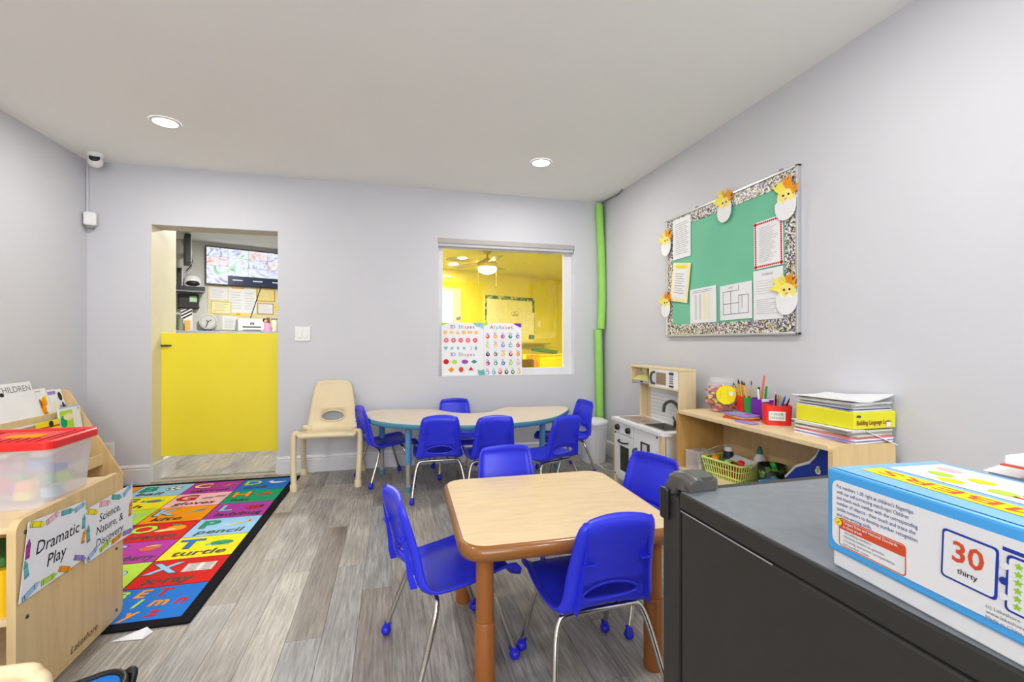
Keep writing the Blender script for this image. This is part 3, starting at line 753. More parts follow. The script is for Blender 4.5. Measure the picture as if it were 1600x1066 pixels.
def berry(m, X, Y, M): m.poly([(X - 0.05, Y + 0.006), (X - 0.01, Y + 0.034), (X + 0.046, Y + 0.026), (X + 0.05, Y + 0.004), (X + 0.02, Y - 0.026), (X - 0.02, Y - 0.034)], ORANGED, M, 0.0014); m.poly([(X - 0.03, Y + 0.028), (X + 0.01, Y + 0.044), (X + 0.05, Y + 0.034), (X + 0.01, Y + 0.026)], LIME, M, 0.0016)
def turtle(m, X, Y, M):
    m.poly(ell(0.056, 0.030, 18, X, Y), INK, M, 0.0012); m.poly(ell(0.052, 0.026, 18, X, Y), GREEN, M, 0.0014); m.poly(ell(0.016, 0.012, 12, X - 0.062, Y - 0.012), TEALP, M, 0.0014)
    for dx in (-0.03, 0.03): m.poly(ell(0.014, 0.008, 8, X + dx, Y - 0.028), TEALP, M, 0.0013)
    for i in range(4): m.rect(X - 0.035 + i * 0.022, Y - 0.018, X - 0.031 + i * 0.022, Y + 0.018, DGREEN, M, 0.0016)
def watch(m, X, Y, M): m.poly(ell(0.04, 0.034, 16, X, Y), INK, M, 0.0012); m.poly(ell(0.036, 0.030, 16, X, Y), LBLUE, M, 0.0014)
def xray(m, X, Y, M):
    m.rect(X - 0.066, Y - 0.042, X + 0.062, Y + 0.040, PAPERG, M, 0.0014); m.rect(X - 0.004, Y - 0.042, X + 0.004, Y + 0.04, PAPER, M, 0.0018)
    for i in range(5):
        for sx in (-1, 1): m.rect(X + sx * 0.014, Y - 0.033 + i * 0.016, X + sx * 0.05, Y - 0.028 + i * 0.016, DGREY, M, 0.0016)
CELLS = [[('A', 'apple', ORANGE, REDP, apple), ('B', 'ball', LBLUE, GREEN, soccer), ('C', 'carrot', MAG, YEL, carrot), ('D', 'duck', MBLUE, LIME, duck)],
         [('E', '', LBLUE, REDP, None), ('F', 'fish', YEL, GREEN, fish), ('G', 'gloves', PINK, REDP, gloves), ('H', 'hat', GREEN, ORANGE, hat)],
         [('I', '', PINK, MBLUE, None), ('J', '', LIME, MAG, jet), ('K', 'kite', ORANGE, LBLUE, kite), ('L', 'ladybug', MAG, LBLUE, bug)],
         [('M', '', YEL, REDP, None), ('N', '', MBLUE, YEL, None), ('O', 'orange', REDP, LIME, orangef), ('P', 'pencil', LBLUE, GREEN, pencil)],
         [('Q', '', GREEN, YEL, None), ('R', '', ORANGE, MBLUE, None), ('S', 'strawberry', MAG, LBLUE, berry), ('T', 'turtle', YEL, MBLUE, turtle)],
         [('U', '', MAG, YEL, None), ('V', '', LBLUE, REDP, None), ('W', '', LIME, MAG, watch), ('X', 'x-ray', REDP, LBLUE, xray)]]
for r in range(6):
    for c in range(4):
        L_, wd_, bgm, lm, pic = CELLS[r][c]
        m = MB(); ox = -RW + c * CW; oy = RB + (6 - r) * rh; M = T(ox, oy, 0.0085)
        m.bb(0.003, CW - 0.003, 0.003, rh - 0.003, -0.0035, 0.0005, bgm, M)
        m.text(L_, 0.085, 0.124, 0.158, INK, M, 0.0011, 0.045, 'C', sx=1.15); m.text(L_, 0.085, 0.128, 0.15, lm, M, 0.0014, 0.022, 'C', sx=1.15)
        if wd_: m.text(wd_, 0.05, 0.035, 0.085, INK, M, 0.0014, 0.022, 'L', 0.15, width=min(0.27, 0.041 * len(wd_)))
        if pic: pic(m, 0.24, 0.165, M)
        m.build('alphabet_square', rug)
m = MB(); M = T(-RW, RB, 0.0085); m.bb(0.003, RW - 0.003, 0.003, rh - 0.003, -0.0035, 0.0005, MBLUE, M)
pal = [YEL, REDP, ORANGE, LIME, LBLUE, PINK]
for s_, xr, yy, sz, stp in (('ALPHABET', RW - 0.150, 0.188, 0.088, 0.082), ('abcdefghijklmn', RW - 0.055, 0.108, 0.088, 0.080), ('opqrstuvwxyz', RW - 0.12, 0.03, 0.088, 0.080)):
    for i, ch in enumerate(s_):
        m.text(ch, xr - (len(s_) - 1 - i) * stp, yy, sz, pal[(i * 5 + len(s_)) % 6], M, 0.0012, 0.030, 'C', 0.2)
m.build('alphabet_strip', rug)

a = MB(); a.add([(-0.986, 1.975, 0.002), (-0.88, 1.965, 0.002), (-0.865, 2.005, 0.002), (-0.885, 2.008, 0.022)], [(0, 1, 2), (0, 2, 3), (0, 3, 1), (1, 3, 2)], PAPER)
tag(a.build('paper_scrap'), 'folded scrap of white paper on the floor at the rug edge', 'paper')

# ================================================================== LEFT CABINET, BIN, SIGNS
CX = -1.04
t = thing('storage_cabinet', 'birch storage cabinet end with two classroom signs taped on', 'cabinet', (0, 0, 0.0105))
a = MB(); a.prism(rrect(0.54, 0.562, 0.035, 6, 1.90, 0.281), -0.022, 0.0, BIRCH, frame((CX, 0, 0), (0, 1, 0), (0, 0, 1))); side = a.build('side_panel', t)
ro = random.Random(5)
for (yy, zz) in ((1.665, 0.52), (1.672, 0.268), (2.125, 0.27), (2.125, 0.03)):
    m = MB(); m.lathe([(0.006, 0.0), (0.006, 0.002), (0.003, 0.003)], mat('screw_bronze', (96, 80, 60), 0.3, 0.9), 10, frame((CX, yy, zz), (0, 1, 0), (0, 0, 1))); m.build('screw', side)
m = MB(); m.text('Lakeshore', 1.86, 0.03, 0.035, INK, frame((CX + 0.0008, 0, 0), (0, 1, 0), (0, 0, 1)), 0, 0.0, 'L', 0.35); m.build('maker_mark', side)
a = MB(); a.prism(rrect(0.54, 0.562, 0.035, 6, 1.90, 0.281), 0.0, 0.022, BIRCH, frame((-1.95, 0, 0), (0, 1, 0), (0, 0, 1))); a.build('side_panel', t)
a = MB(); a.bb(-1.928, -1.062, 1.64, 2.17, 0.525, 0.543, BIRCHL, bev=0.002); a.build('top_board', t)
a = MB(); a.bb(-1.928, -1.062, 1.65, 2.17, 0.255, 0.273, BIRCHL, bev=0.002); a.build('shelf_board', t)
a = MB(); a.bb(-1.928, -1.062, 1.65, 2.17, 0.02, 0.038, BIRCHL, bev=0.002); a.build('bottom_board', t)
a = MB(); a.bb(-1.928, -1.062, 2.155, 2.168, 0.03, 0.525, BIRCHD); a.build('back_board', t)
# toys on the shelf of the cabinet
a = MB(); a.prism(rrect(0.20, 0.26, 0.03, 4, -1.18, 1.80), 0.283, 0.42, mat('yellow_plastic', (240, 190, 10), 0.35)); tag(a.build('toy_tub'), 'yellow plastic toy tub on the cabinet shelf', 'tub')
a = MB(); a.box((-1.18, 1.78, 0.4355), (0.15, 0.18, 0.03), DGREEN, bev=0.006); tag(a.build('toy_tray'), 'green plastic tray lying on the yellow toy tub', 'tray')

def crayon(m, M, x, y, L, w, a, c, z):
    Q = M @ T(x, y, z) @ RZ(a)
    m.rect(-L / 2, -w / 2, L / 2, w / 2, INK, Q, 0.0); m.rect(-L / 2 + 0.001, -w / 2 + 0.001, L / 2 - 0.001, w / 2 - 0.001, c, Q, 0.0004)
    m.poly([(L / 2, -w / 2 + 0.002), (L / 2 + w * 0.7, -0.0015), (L / 2 + w * 0.7, 0.0015), (L / 2, w / 2 - 0.002)], c, Q, 0.0004)
    for q in (-0.36, 0.30): m.rect(L * q, -w / 2, L * q + 0.002, w / 2, INK, Q, 0.0006)
def sign(y0, y1, zt0, zt1, zb0, zb1, texts, lab, seed, curl=0.0, skew=0.0):
    """paper sign standing a little off the panel; corners given as (y, z)"""
    t = thing('classroom_sign', lab, 'sign', (CX + 0.0035, 0, 0))
    n = 12; V = []; F = []
    def pt(u, v): 
        zt = zt0 + (zt1 - zt0) * u; zb = zb0 + (zb1 - zb0) * u
        return Vector((0.002 + curl * u ** 3 * 1.0 + 0.002 * math.sin(u * PI), y0 + (y1 - y0) * u + skew * v * (1 - u), zb + (zt - zb) * v))
    for i in range(n + 1):
        for k in (0, 1):
            for dx in (0.0006, -0.0006): V.append(pt(i / n, k) + Vector((dx, 0, 0)))
    for i in range(n):
        b_ = i * 4; c_ = b_ + 4
        F += [(b_, c_, c_ + 2, b_ + 2), (b_ + 1, b_ + 3, c_ + 3, c_ + 1), (b_ + 2, c_ + 2, c_ + 3, b_ + 3), (b_, b_ + 1, c_ + 1, c_)]
    F += [(0, 2, 3, 1), (n * 4, n * 4 + 1, n * 4 + 3, n * 4 + 2)]
    m = MB(); m.add(V, F, PAPER); sheet = m.build('sheet', t)
    m = MB(); w_, h_ = 1.0, 1.0
    W = y1 - y0; Hh = zt0 - zb0
    tmp = MB(); rr = random.Random(seed); cols = [LBLUE, TEALP, PINK, YEL, MAG, VIOLET, ORANGE, LIME]
    I = T()
    per = [(x, 0.035, 1) for x in (0.05, 0.11, 0.17, 0.23)] 
    k = 0; nx = max(3, int(W / 0.058)); ny = max(3, int(Hh / 0.05))
    for i in range(nx):
        for yy in (0.016, Hh - 0.016):
            crayon(tmp, I, (i + 0.5) * W / nx, yy + rr.uniform(-.003, .003), W / nx * 0.78, 0.018, rr.uniform(-28, 28), cols[(k * 3 + i) % 8], 0); k += 1
    for i in range(1, ny - 1):
        for xx in (0.014, W - 0.014):
            crayon(tmp, I, xx + rr.uniform(-.003, .003), (i + 0.5) * Hh / ny, Hh / ny * 0.78, 0.018, 90 + rr.uniform(-20, 20), cols[(k * 5 + i) % 8], 0); k += 1
    for s_, tx, ty, sz in texts: tmp.text(s_, tx * W, ty * Hh, sz, INK, I, 0.0, 0.006, 'C', 0.12)
    # wrap the flat print onto the bent sheet
    tmp.V = [pt(min(1, max(0, v.x / W)), v.y / Hh) + Vector((0.0010 + v.z * 1.0, 0, 0)) for v in tmp.V]
    tmp.build('print', sheet)['kind'] = 'stuff'
    return t
sign(1.632, 1.921, 0.556, 0.535, 0.335, 0.337, [('Dramatic', 0.52, 0.52, 0.056), ('Play', 0.50, 0.26, 0.056)], 'white Dramatic Play sign with crayon border on the cabinet end', 1, 0.004, 0.036)
sign(1.925, 2.206, 0.500, 0.508, 0.312, 0.308, [('Science,', 0.50, 0.62, 0.040), ('Nature, &', 0.50, 0.40, 0.040), ('Discovery', 0.50, 0.17, 0.040)], 'white Science, Nature and Discovery sign with crayon border on the cabinet end', 2, 0.010)

# bin with red lid
t = thing('storage_bin', 'frosted plastic storage bin with red lid on the birch cabinet', 'storage bin', (-1.252, 1.905, 0.554))
def taper(a, w0, d0, w1, d1, z0, z1, m, r=0.025):
    p0 = rrect(w0, d0, r, 5); p1 = rrect(w1, d1, r, 5); n = len(p0)
    a.add([(x, y, z0) for x, y in p0] + [(x, y, z1) for x, y in p1], [(i, (i + 1) % n, n + (i + 1) % n, n + i) for i in range(n)], m, None, True)
    a.add([(x, y, z0) for x, y in p0], [tuple(range(n))[::-1]], m)
a = MB(); taper(a, 0.372, 0.205, 0.396, 0.235, 0.0, 0.195, FROST); a.build('tub', t)
a = MB(); a.prism(rrect(0.418, 0.262, 0.028, 6), 0.192, 0.214, RED); lid = a.build('lid', t)
a = MB()
p0 = rrect(0.418, 0.262, 0.028, 6); p1 = rrect(0.388, 0.232, 0.022, 6); n = len(p0)
a.add([(x, y, 0.214) for x, y in p0] + [(x, y, 0.221) for x, y in rrect(0.408, 0.252, 0.026, 6)] + [(x, y, 0.215) for x, y in p1], [(k * n + i, k * n + (i + 1) % n, (k + 1) * n + (i + 1) % n, (k + 1) * n + i) for k in (0, 1) for i in range(n)], RED, None, True); a.build('lid_rim', lid)
for i in range(14):
    a = MB(); xx = -0.17 + i * 0.026; a.bb(xx, xx + 0.009, -0.105, -0.035 if 4 < i < 12 else 0.10, 0.2135, 0.2175, mat('red_rib', (200, 40, 44), 0.4)); a.build('lid_rib', lid)
a = MB(); a.prism(rrect(0.10, 0.05, 0.015, 5, 0.06, 0.01), 0.2135, 0.2165, ORANGE); lbl(a.build('lid_sticker', lid), 'yellow orange sticker')
ct = MB(); rr = random.Random(11)
for i in range(46):
    ct.box((rr.uniform(-0.15, 0.15), rr.uniform(-0.07, 0.07), rr.uniform(0.022, 0.13)), (0.045, 0.04, 0.035), rr.choice([MBLUE, GREENP, ORANGE, LBLUE, MAG, YEL, LIME, REDP, PAPER]), T(0, 0, 0), bev=0.004)
o = ct.build('toy_pieces', t); o['kind'] = 'stuff'; o['label'] = 'mixed coloured toy pieces inside the bin'

# slanted book rack against the left wall
t = thing('book_rack', 'slanted birch book display rack behind the storage bin', 'book rack', (0, 0, 0.0105))
PR = [(-2.185, 0.0), (-1.80, 0.0), (-1.79, 0.16), (-1.805, 0.19), (-2.085, 0.715), (-2.10, 0.742), (-2.125, 0.755), (-2.160, 0.755), (-2.185, 0.735)]
for yy in (2.87, 3.742):
    a = MB(); a.prism(PR, -0.009, 0.009, BIRCH, frame((0, yy, 0), (1, 0, 0), (0, 0, 1))); a.build('side_panel', t)
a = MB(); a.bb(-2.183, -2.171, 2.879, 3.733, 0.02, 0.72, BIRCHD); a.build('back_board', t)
TIERS = [(-1.86, 0.10, 0.20), (-1.95, 0.26, 0.20), (-2.035, 0.42, 0.20), (-2.115, 0.57, 0.18)]
for (tx, tz, hh) in TIERS:
    a = MB(); a.bb(tx - 0.045, tx + 0.045, 2.879, 3.733, tz - 0.008, tz + 0.004, BIRCHL); a.build('tier_shelf', t)
    a = MB(); a.bb(tx + 0.037, tx + 0.047, 2.879, 3.733, tz - 0.02, tz + 0.055, BIRCHL, bev=0.002); a.build('tier_lip', t)
def book(name, tx, tz, y0, w, h, cover, deco, lab, lean=16, off=0.0, th=0.012, grp=None):
    """standing face-out on a tier, leaning back; local x runs along the rack, y up the cover"""
    x0 = tx + 0.030 - off
    M = Matrix.Translation((x0, y0, tz + 0.014)) @ Matrix.Rotation(R(-lean), 4, 'Y') @ frame((0, 0, 0), (0, 1, 0), (0, 0, 1))
    tt = thing(name, lab, 'book', (0, 0, 0), 0, grp)
    m = MB(); m.box((w / 2, h / 2, -th / 2), (w, h, th), cover, M, bev=0.001); m.box((w / 2 + 0.002, h / 2, -th / 2), (w, h - 0.006, th * 0.7), PAPERG, M); bo = m.build('cover', tt)
    m = MB(); deco(m, w, h, M); m.build('cover_print', bo)['kind'] = 'stuff'
    return tt
def d_children(m, w, h, M): m.text('CHILDREN', 0.10, h - 0.055, 0.052, INKG, M, 0.0008, 0, 'L', width=w - 0.115); m.text('a', 0.02, h - 0.055, 0.04, INK, M, 0.0008, 0.01); m.poly(ell(0.016, 0.012, 10, 0.125, h - 0.062), INK, M, 0.0009); m.rect(0.0, h - 0.082, w, h - 0.076, PAPER, M, 0.0008)
def d_kangaroo(m, w, h, M):
    for dx, dy, rx, ry, c in ((0.05, 0.09, 0.022, 0.05, ORANGE), (0.075, 0.13, 0.02, 0.03, ORANGE), (0.06, 0.05, 0.024, 0.014, YEL), (0.09, 0.155, 0.012, 0.016, YEL), (0.04, 0.12, 0.01, 0.03, mat('brown_print', (150, 96, 50), 0.6))): m.poly(ell(rx, ry, 14, dx, dy), c, M, 0.0008)
    m.text('animals', 0.02, h - 0.02, 0.016, INKG, M, 0.0008)
def d_purple(m, w, h, M): m.rect(0.0, h - 0.035, w, h - 0.012, VIOLET, M, 0.0008); m.poly(ell(w * .3, 0.03, 12, w / 2, h * .45), CREAMP, M, 0.0008)
def d_dark(m, w, h, M): m.rect(0.0, 0, w, h * .45, VIOLET, M, 0.0008); m.poly(ell(w * .3, 0.03, 12, w * .5, h * .75), INK, M, 0.0009); m.poly(ell(w * .2, 0.03, 12, w * .6, h * .4), NAVY, M, 0.0009)
def d_frog(m, w, h, M): m.rect(0, h * .35, w * .6, h * .9, LIME, M, 0.0008); m.poly(ell(0.03, 0.04, 14, 0.03, h * .6), GREEN, M, 0.0009); m.poly(ell(0.05, 0.022, 14, 0.08, h * .72), CREAMP, M, 0.001); m.text('12', w - 0.03, h - 0.03, 0.02, INK, M, 0.0009, 0.01); m.rect(0.0, h - 0.008, w, h, LBLUE, M, 0.0008)
def d_orange(m, w, h, M): m.rect(0, 0, w, h * .75, YEL, M, 0.0008); m.rect(0, h * .75, w, h * .82, ORANGED, M, 0.0009); m.poly(ell(0.02, 0.02, 12, w * .6, h * .88), INK, M, 0.001)
def d_plain(m, w, h, M): m.rect(0.01, h * .2, 0.03, h * .7, INK, M, 0.0008); m.rect(0.004, h * .1, w - .004, h * .14, LBLUE, M, 0.0008)
tx, tz, _ = TIERS[3]
book('picture_book', tx, tz, 3.10, 0.36, 0.27, PAPER, d_children, 'wide white book with the word CHILDREN on the book rack', off=-0.02)
book('picture_book', tx, tz, 3.435, 0.05, 0.215, PAPER, d_plain, 'white book with black spine block beside the wide white book', off=0.016)
book('picture_book', tx, tz, 3.475, 0.115, 0.215, PAPER, d_kangaroo, 'white book with orange animals on the book rack', off=-0.002)
book('picture_book', tx, tz, 3.595, 0.07, 0.20, PAPER, d_purple, 'white book with purple title band on the book rack', off=-0.002)
book('picture_book', tx, tz, 3.668, 0.06, 0.195, PAPER, d_dark, 'book with purple and dark cover at the rack side panel', off=0.0)
tx, tz, _ = TIERS[2]
book('picture_book', tx, tz, 3.52, 0.20, 0.235, PAPER, d_frog, 'white book with green frog picture on the middle rack tier', 7, off=-0.004)
book('picture_book', tx, tz, 3.33, 0.18, 0.17, YEL, d_orange, 'yellow book with orange band on the middle rack tier', 7, off=-0.004)
a = MB(); a.box((-2.02, 3.20, 0.452), (0.03, 0.12, 0.03), DBLUE, bev=0.004); tag(a.build('blue_block'), 'small dark blue block on the middle rack tier', 'block')

# black bag on the floor
t = thing('tote_bag', 'black zipped bag with blue panel lying on the floor', 'bag', (-0.875, 1.50, 0), 12)
a = MB(); n = 20; V = []; F = []
prof = [(0.92, 0.0), (1.0, 0.03), (0.96, 0.075), (0.86, 0.09)]
base = rrect(0.30, 0.26, 0.07, 5)
for s_, z in prof: V += [(x * s_, y * s_, z + (0.012 * math.sin(x * 14) if z > 0.05 else 0)) for x, y in base]
nb = len(base); F = [(k * nb + i, k * nb + (i + 1) % nb, (k + 1) * nb + (i + 1) % nb, (k + 1) * nb + i) for k in range(3) for i in range(nb)] + [tuple(range(nb))[::-1]]
a.add(V, F, BLACKP, None, True); body = a.build('body', t)
a = MB(); a.add([(x * 0.86, y * 0.86, 0.088 + 0.012 * math.sin(x * 14)) for x, y in base], [tuple(range(nb))], MBLUE); lbl(a.build('front_panel', t), 'blue fabric panel')
a = MB(); a.tube([(x * 0.90, y * 0.90, 0.088 + 0.012 * math.sin(x * 14)) for x, y in base], 0.010, BLACKP, 8, closed=True); a.build('piping', t)
a = MB(); a.tube(spline([(0.115, 0.09, 0.08), (0.135, 0.10, 0.098), (0.148, 0.095, 0.098), (0.145, 0.08, 0.07)], 5), 0.011, BLACKP, 8); a.build('strap_loop', t)

# ================================================================== PLAY KITCHEN (front faces -x)
KX0, KX1, KY0, KY1 = 1.645, 1.915, 2.56, 3.22
t = thing('play_kitchen', 'white and pale wood toy kitchen with oven, sink and microwave', 'toy kitchen', (0, 0, 0))
for yy in (KY0 + 0.009, KY1 - 0.009):
    a = MB(); a.bb(KX0 + 0.02, KX1, yy - 0.009, yy + 0.009, 0.06, 0.488, WHITE if yy < 2.9 else PINE, bev=0.002); a.build('side_panel', t)
for yy, nm in ((KY0 + 0.02, 0), (KY1 - 0.013, 0)):
    for xx in (KX0 + 0.014, KX1 - 0.02):
        a = MB(); a.bb(xx - 0.014, xx + 0.014, yy - 0.02 if yy < 2.9 else yy - 0.013, yy + 0.02 if yy < 2.9 else yy + 0.013, 0.0, 0.488, PINE, bev=0.002); a.build('leg_post', t)
a = MB(); a.bb(KX0 + 0.02, KX1, KY0 + 0.018, KY1 - 0.018, 0.05, 0.064, WHITE); a.build('bottom_board', t)
a = MB(); a.bb(KX1 - 0.008, KX1, KY0 + 0.018, KY1 - 0.018, 0.06, 0.488, WHITE); a.build('back_board', t)
# worktop with rounded near corner and an opening for the sink
SY0, SY1, SX0, SX1 = 2.62, 2.86, 1.70, 1.85
out = [(KX1, KY1 + 0.012), (KX0 - 0.012, KY1 + 0.012), (KX0 - 0.012, KY0 + 0.04)] + [(KX0 + 0.053 - 0.065 * math.cos(R(q)), KY0 + 0.04 - 0.06 * math.sin(R(q))) for q in (15, 30, 45, 60, 75, 90)] + [(KX1, KY0 - 0.02)]
a = MB()
bmw = bmesh.new(); vo = [bmw.verts.new((x, y, 0.51)) for x, y in out]; vi = [bmw.verts.new((x, y, 0.51)) for x, y in ((SX0, SY0), (SX1, SY0), (SX1, SY1), (SX0, SY1))]
eds = [bmw.edges.new((vo[i], vo[(i + 1) % len(vo)])) for i in range(len(vo))] + [bmw.edges.new((vi[i], vi[(i + 1) % 4])) for i in range(4)]
bmesh.ops.triangle_fill(bmw, edges=eds, use_beauty=True)
bmesh.ops.recalc_face_normals(bmw, faces=bmw.faces[:])
r_ = bmesh.ops.extrude_face_region(bmw, geom=bmw.faces[:])
for v in r_['geom']:
    if isinstance(v, bmesh.types.BMVert): v.co.z -= 0.022
bmesh.ops.recalc_face_normals(bmw, faces=bmw.faces[:])
a.addbm(bmw, WHITE); a.build('worktop', t)
sk = MB(); SS = mat('sink_grey', (140, 138, 130), 0.3, 0.6)
sk.bb(SX0, SX1, SY0, SY1, 0.455, 0.459, SS)
for q in ((SX0 - 0.002, SX0 + 0.002, SY0, SY1), (SX1 - 0.002, SX1 + 0.002, SY0, SY1), (SX0, SX1, SY0 - 0.002, SY0 + 0.002), (SX0, SX1, SY1 - 0.002, SY1 + 0.002)): sk.bb(*q, 0.455, 0.512, SS)
for q in ((SX0 - 0.012, SX0, SY0 - 0.012, SY1 + 0.012), (SX1, SX1 + 0.012, SY0 - 0.012, SY1 + 0.012), (SX0, SX1, SY0 - 0.012, SY0), (SX0, SX1, SY1, SY1 + 0.012)): sk.bb(*q, 0.510, 0.5135, SS)
sk.build('sink', t)
fc = MB(); FM = mat('faucet_grey', (92, 92, 90), 0.35, 0.5)
fc.tube(spline([(1.875, 2.72, 0.51), (1.875, 2.72, 0.61), (1.872, 2.73, 0.645), (1.862, 2.765, 0.672), (1.850, 2.805, 0.670), (1.840, 2.835, 0.645), (1.837, 2.842, 0.61), (1.837, 2.842, 0.595)], 6), 0.011, FM, 10); fa = fc.build('faucet', t)
a = MB(); a.cyl((1.855, 2.735, 0.51), (1.855, 2.735, 0.545), 0.012, FM); a.cyl((1.855, 2.735, 0.545), (1.85, 2.755, 0.575), 0.006, FM); a.build('tap_lever', fa)
st = MB(); st.bb(1.675, 1.865, 2.90, 3.19, 0.510, 0.5135, mat('hob_grey', (150, 146, 134), 0.25), bev=0.001); hob = st.build('hob', t)
for yy, rr_ in ((2.975, 0.045), (3.105, 0.055)):
    a = MB(); a.lathe([(rr_, 0.5137), (rr_ * 0.8, 0.5142), (rr_ * 0.78, 0.5137)], mat('burner_print', (178, 120, 96), 0.5), 24, T(1.77, yy, 0), cap0=False, cap1=False); a.lathe([(rr_ * .5, 0.5142), (rr_ * 0.3, 0.5142)], mat('burner_print', (178, 120, 96), 0.5), 24, T(1.77, yy, 0), cap0=False, cap1=False); a.build('burner', hob)
# fronts: M maps (distance from far edge along -y, z) on plane x=KX0
MF = frame((KX0 + 0.012, KY1, 0), (0, -1, 0), (0, 0, 1))
a = MB(); a.box((0.155, 0.445, 0.004), (0.27, 0.085, 0.014), WHITE, MF, bev=0.002); cp = a.build('control_panel', t)
for x in (0.075, 0.235):
    a = MB(); a.lathe([(0.021, 0.011), (0.021, 0.030), (0.017, 0.034)], BLACKP, 18, MF @ T(x, 0.445, 0)); a.build('knob', cp)
a = MB(); a.lathe([(0.005, 0.011), (0.004, 0.014)], BLACKP, 10, MF @ T(0.185, 0.437, 0)); a.build('indicator', cp)
# oven door with an opening
od = MB(); x0, x1, z0, z1 = 0.022, 0.288, 0.075, 0.398; hx0, hx1, hz0, hz1 = 0.085, 0.235, 0.125, 0.315
for q in ((x0, hx0, z0, z1), (hx1, x1, z0, z1), (hx0, hx1, z0, hz0), (hx0, hx1, hz1, z1)): od.box(((q[0] + q[1]) / 2, (q[2] + q[3]) / 2, 0.005), (q[1] - q[0], q[3] - q[2], 0.014), WHITE, MF)
oven = od.build('oven_door', t)
a = MB(); a.box(((hx0 + hx1) / 2, (hz0 + hz1) / 2, 0.0), (hx1 - hx0, hz1 - hz0, 0.003), mat('tinted_pane', (60, 66, 56), 0.05, alpha=0.45, var=0), MF); a.build('oven_pane', oven)
for i in range(4):
    a = MB(); a.box(((hx0 + hx1) / 2, 0.15 + i * 0.045, -0.02), (hx1 - hx0 + 0.02, 0.004, 0.004), ALU, MF); a.build('oven_rack', oven)
a = MB(); a.tube(spline([(0.095, 0.352, 0.012), (0.105, 0.349, 0.03), (0.16, 0.345, 0.036), (0.215, 0.349, 0.03), (0.225, 0.352, 0.012)], 5), 0.006, BLACKP, 8, MF); a.build('oven_handle', oven)
a = MB(); a.box((0.458, 0.282, 0.005), (0.318, 0.41, 0.014), WHITE, MF, bev=0.002); fd = a.build('fridge_door', t)
a = MB(); a.tube(spline([(0.345, 0.235, 0.012), (0.345, 0.24, 0.035), (0.345, 0.29, 0.04), (0.345, 0.335, 0.035), (0.345, 0.34, 0.012)], 5), 0.009, DGREY, 8, MF); a.build('fridge_handle', fd)
a = MB(); a.box((0.455, 0.305, 0.012), (0.115, 0.20, 0.004), DGREY, MF, bev=0.001); a.box((0.452, 0.268, 0.0145), (0.082, 0.09, 0.002), BLACKP, MF); a.box((0.452, 0.365, 0.0145), (0.058, 0.055, 0.002), PAPERG, MF); a.build('ice_dispenser', fd)
for x, z in ((0.03, 0.40), (0.03, 0.09), (0.60, 0.47)):
    a = MB(); a.lathe([(0.007, 0.012), (0.006, 0.015)], BLACKP, 10, MF @ T(x, z, 0)); a.build('screw_cap', t)
# upper part
UX = 1.79
a = MB(); a.bb(1.79, KX1, KY0 + 0.035, KY0 + 0.053, 0.51, 0.905, PINE, bev=0.002); a.build('upper_side', t)
a = MB(); a.bb(1.85, KX1, KY1 - 0.05, KY1 - 0.032, 0.51, 0.905, PINE, bev=0.002); a.bb(1.79, 1.86, KY1 - 0.018, KY1 + 0.0, 0.765, 0.905, PINE); a.bb(1.85, KX1, KY1 - 0.034, KY1, 0.765, 0.905, PINE); a.build('upper_side', t)
a = MB(); a.bb(1.785, KX1, KY0 + 0.03, KY1 + 0.004, 0.892, 0.906, PINE, bev=0.003); a.build('top_board', t)
a = MB(); a.bb(KX1 - 0.012, KX1, KY0 + 0.05, KY1 - 0.02, 0.51, 0.892, PINE); a.build('upper_back', t)
bs = MB(); bs.bb(KX1 - 0.018, KX1 - 0.012, KY0 + 0.055, KY1 - 0.115, 0.511, 0.765, WHITE); bsp = bs.build('backsplash', t)
bl = MB()
for i in range(9):
    z = 0.525 + i * 0.027; bl.bb(KX1 - 0.0186, KX1 - 0.0178, KY0 + 0.055, KY1 - 0.115, z, z + 0.0012, GREYB)
o = bl.build('tile_joints', bsp); o['kind'] = 'stuff'
MU = frame((UX, KY1, 0), (0, -1, 0), (0, 0, 1))
mw = MB(); mw.box((0.455, 0.833, -0.002), (0.305, 0.118, 0.014), WHITE, MU, bev=0.003); mwd = mw.build('microwave_door', t)
a = MB(); a.box((0.425, 0.832, 0.0055), (0.115, 0.082, 0.003), mat('microwave_pane', (150, 126, 96), 0.25), MU); a.build('microwave_window', mwd)
a = MB(); a.box((0.545, 0.872, 0.006), (0.05, 0.018, 0.003), DGREY, MU); a.build('display', mwd)
for r in range(4):
    for c in range(3):
        a = MB(); a.box((0.53 + c * 0.015, 0.852 - r * 0.014, 0.006), (0.010, 0.008, 0.003), GREYB, MU); a.build('key', mwd)
a = MB(); a.box((0.545, 0.789, 0.006), (0.05, 0.012, 0.003), DGREY, MU); a.build('start_key', mwd)
a = MB(); a.tube(spline([(0.348, 0.792, 0.004), (0.338, 0.80, 0.022), (0.330, 0.833, 0.028), (0.338, 0.866, 0.022), (0.348, 0.874, 0.004)], 5), 0.0085, DGREY, 8, MU); a.build('microwave_handle', mwd)
a = MB(); a.box((0.455, 0.771, -0.03), (0.31, 0.012, 0.09), PINE, MU); a.box((0.295, 0.833, -0.03), (0.012, 0.135, 0.09), PINE, MU); a.build('microwave_shelf', t)
hd = MB(); HM = mat('hood_lit_metal', (190, 184, 120), 0.35, 0.2)  # metal hood, the yellowish-green light on it painted into the colour
n4 = [(-0.125, -0.055), (0.125, -0.055), (0.125, 0.045), (-0.125, 0.045)]
V = [(x, y, 0.80) for x, y in n4] + [(x * 0.30, y * 0.45 + 0.012, 0.845) for x, y in n4] + [(x * 0.30, y * 0.45 + 0.012, 0.892) for x, y in n4]
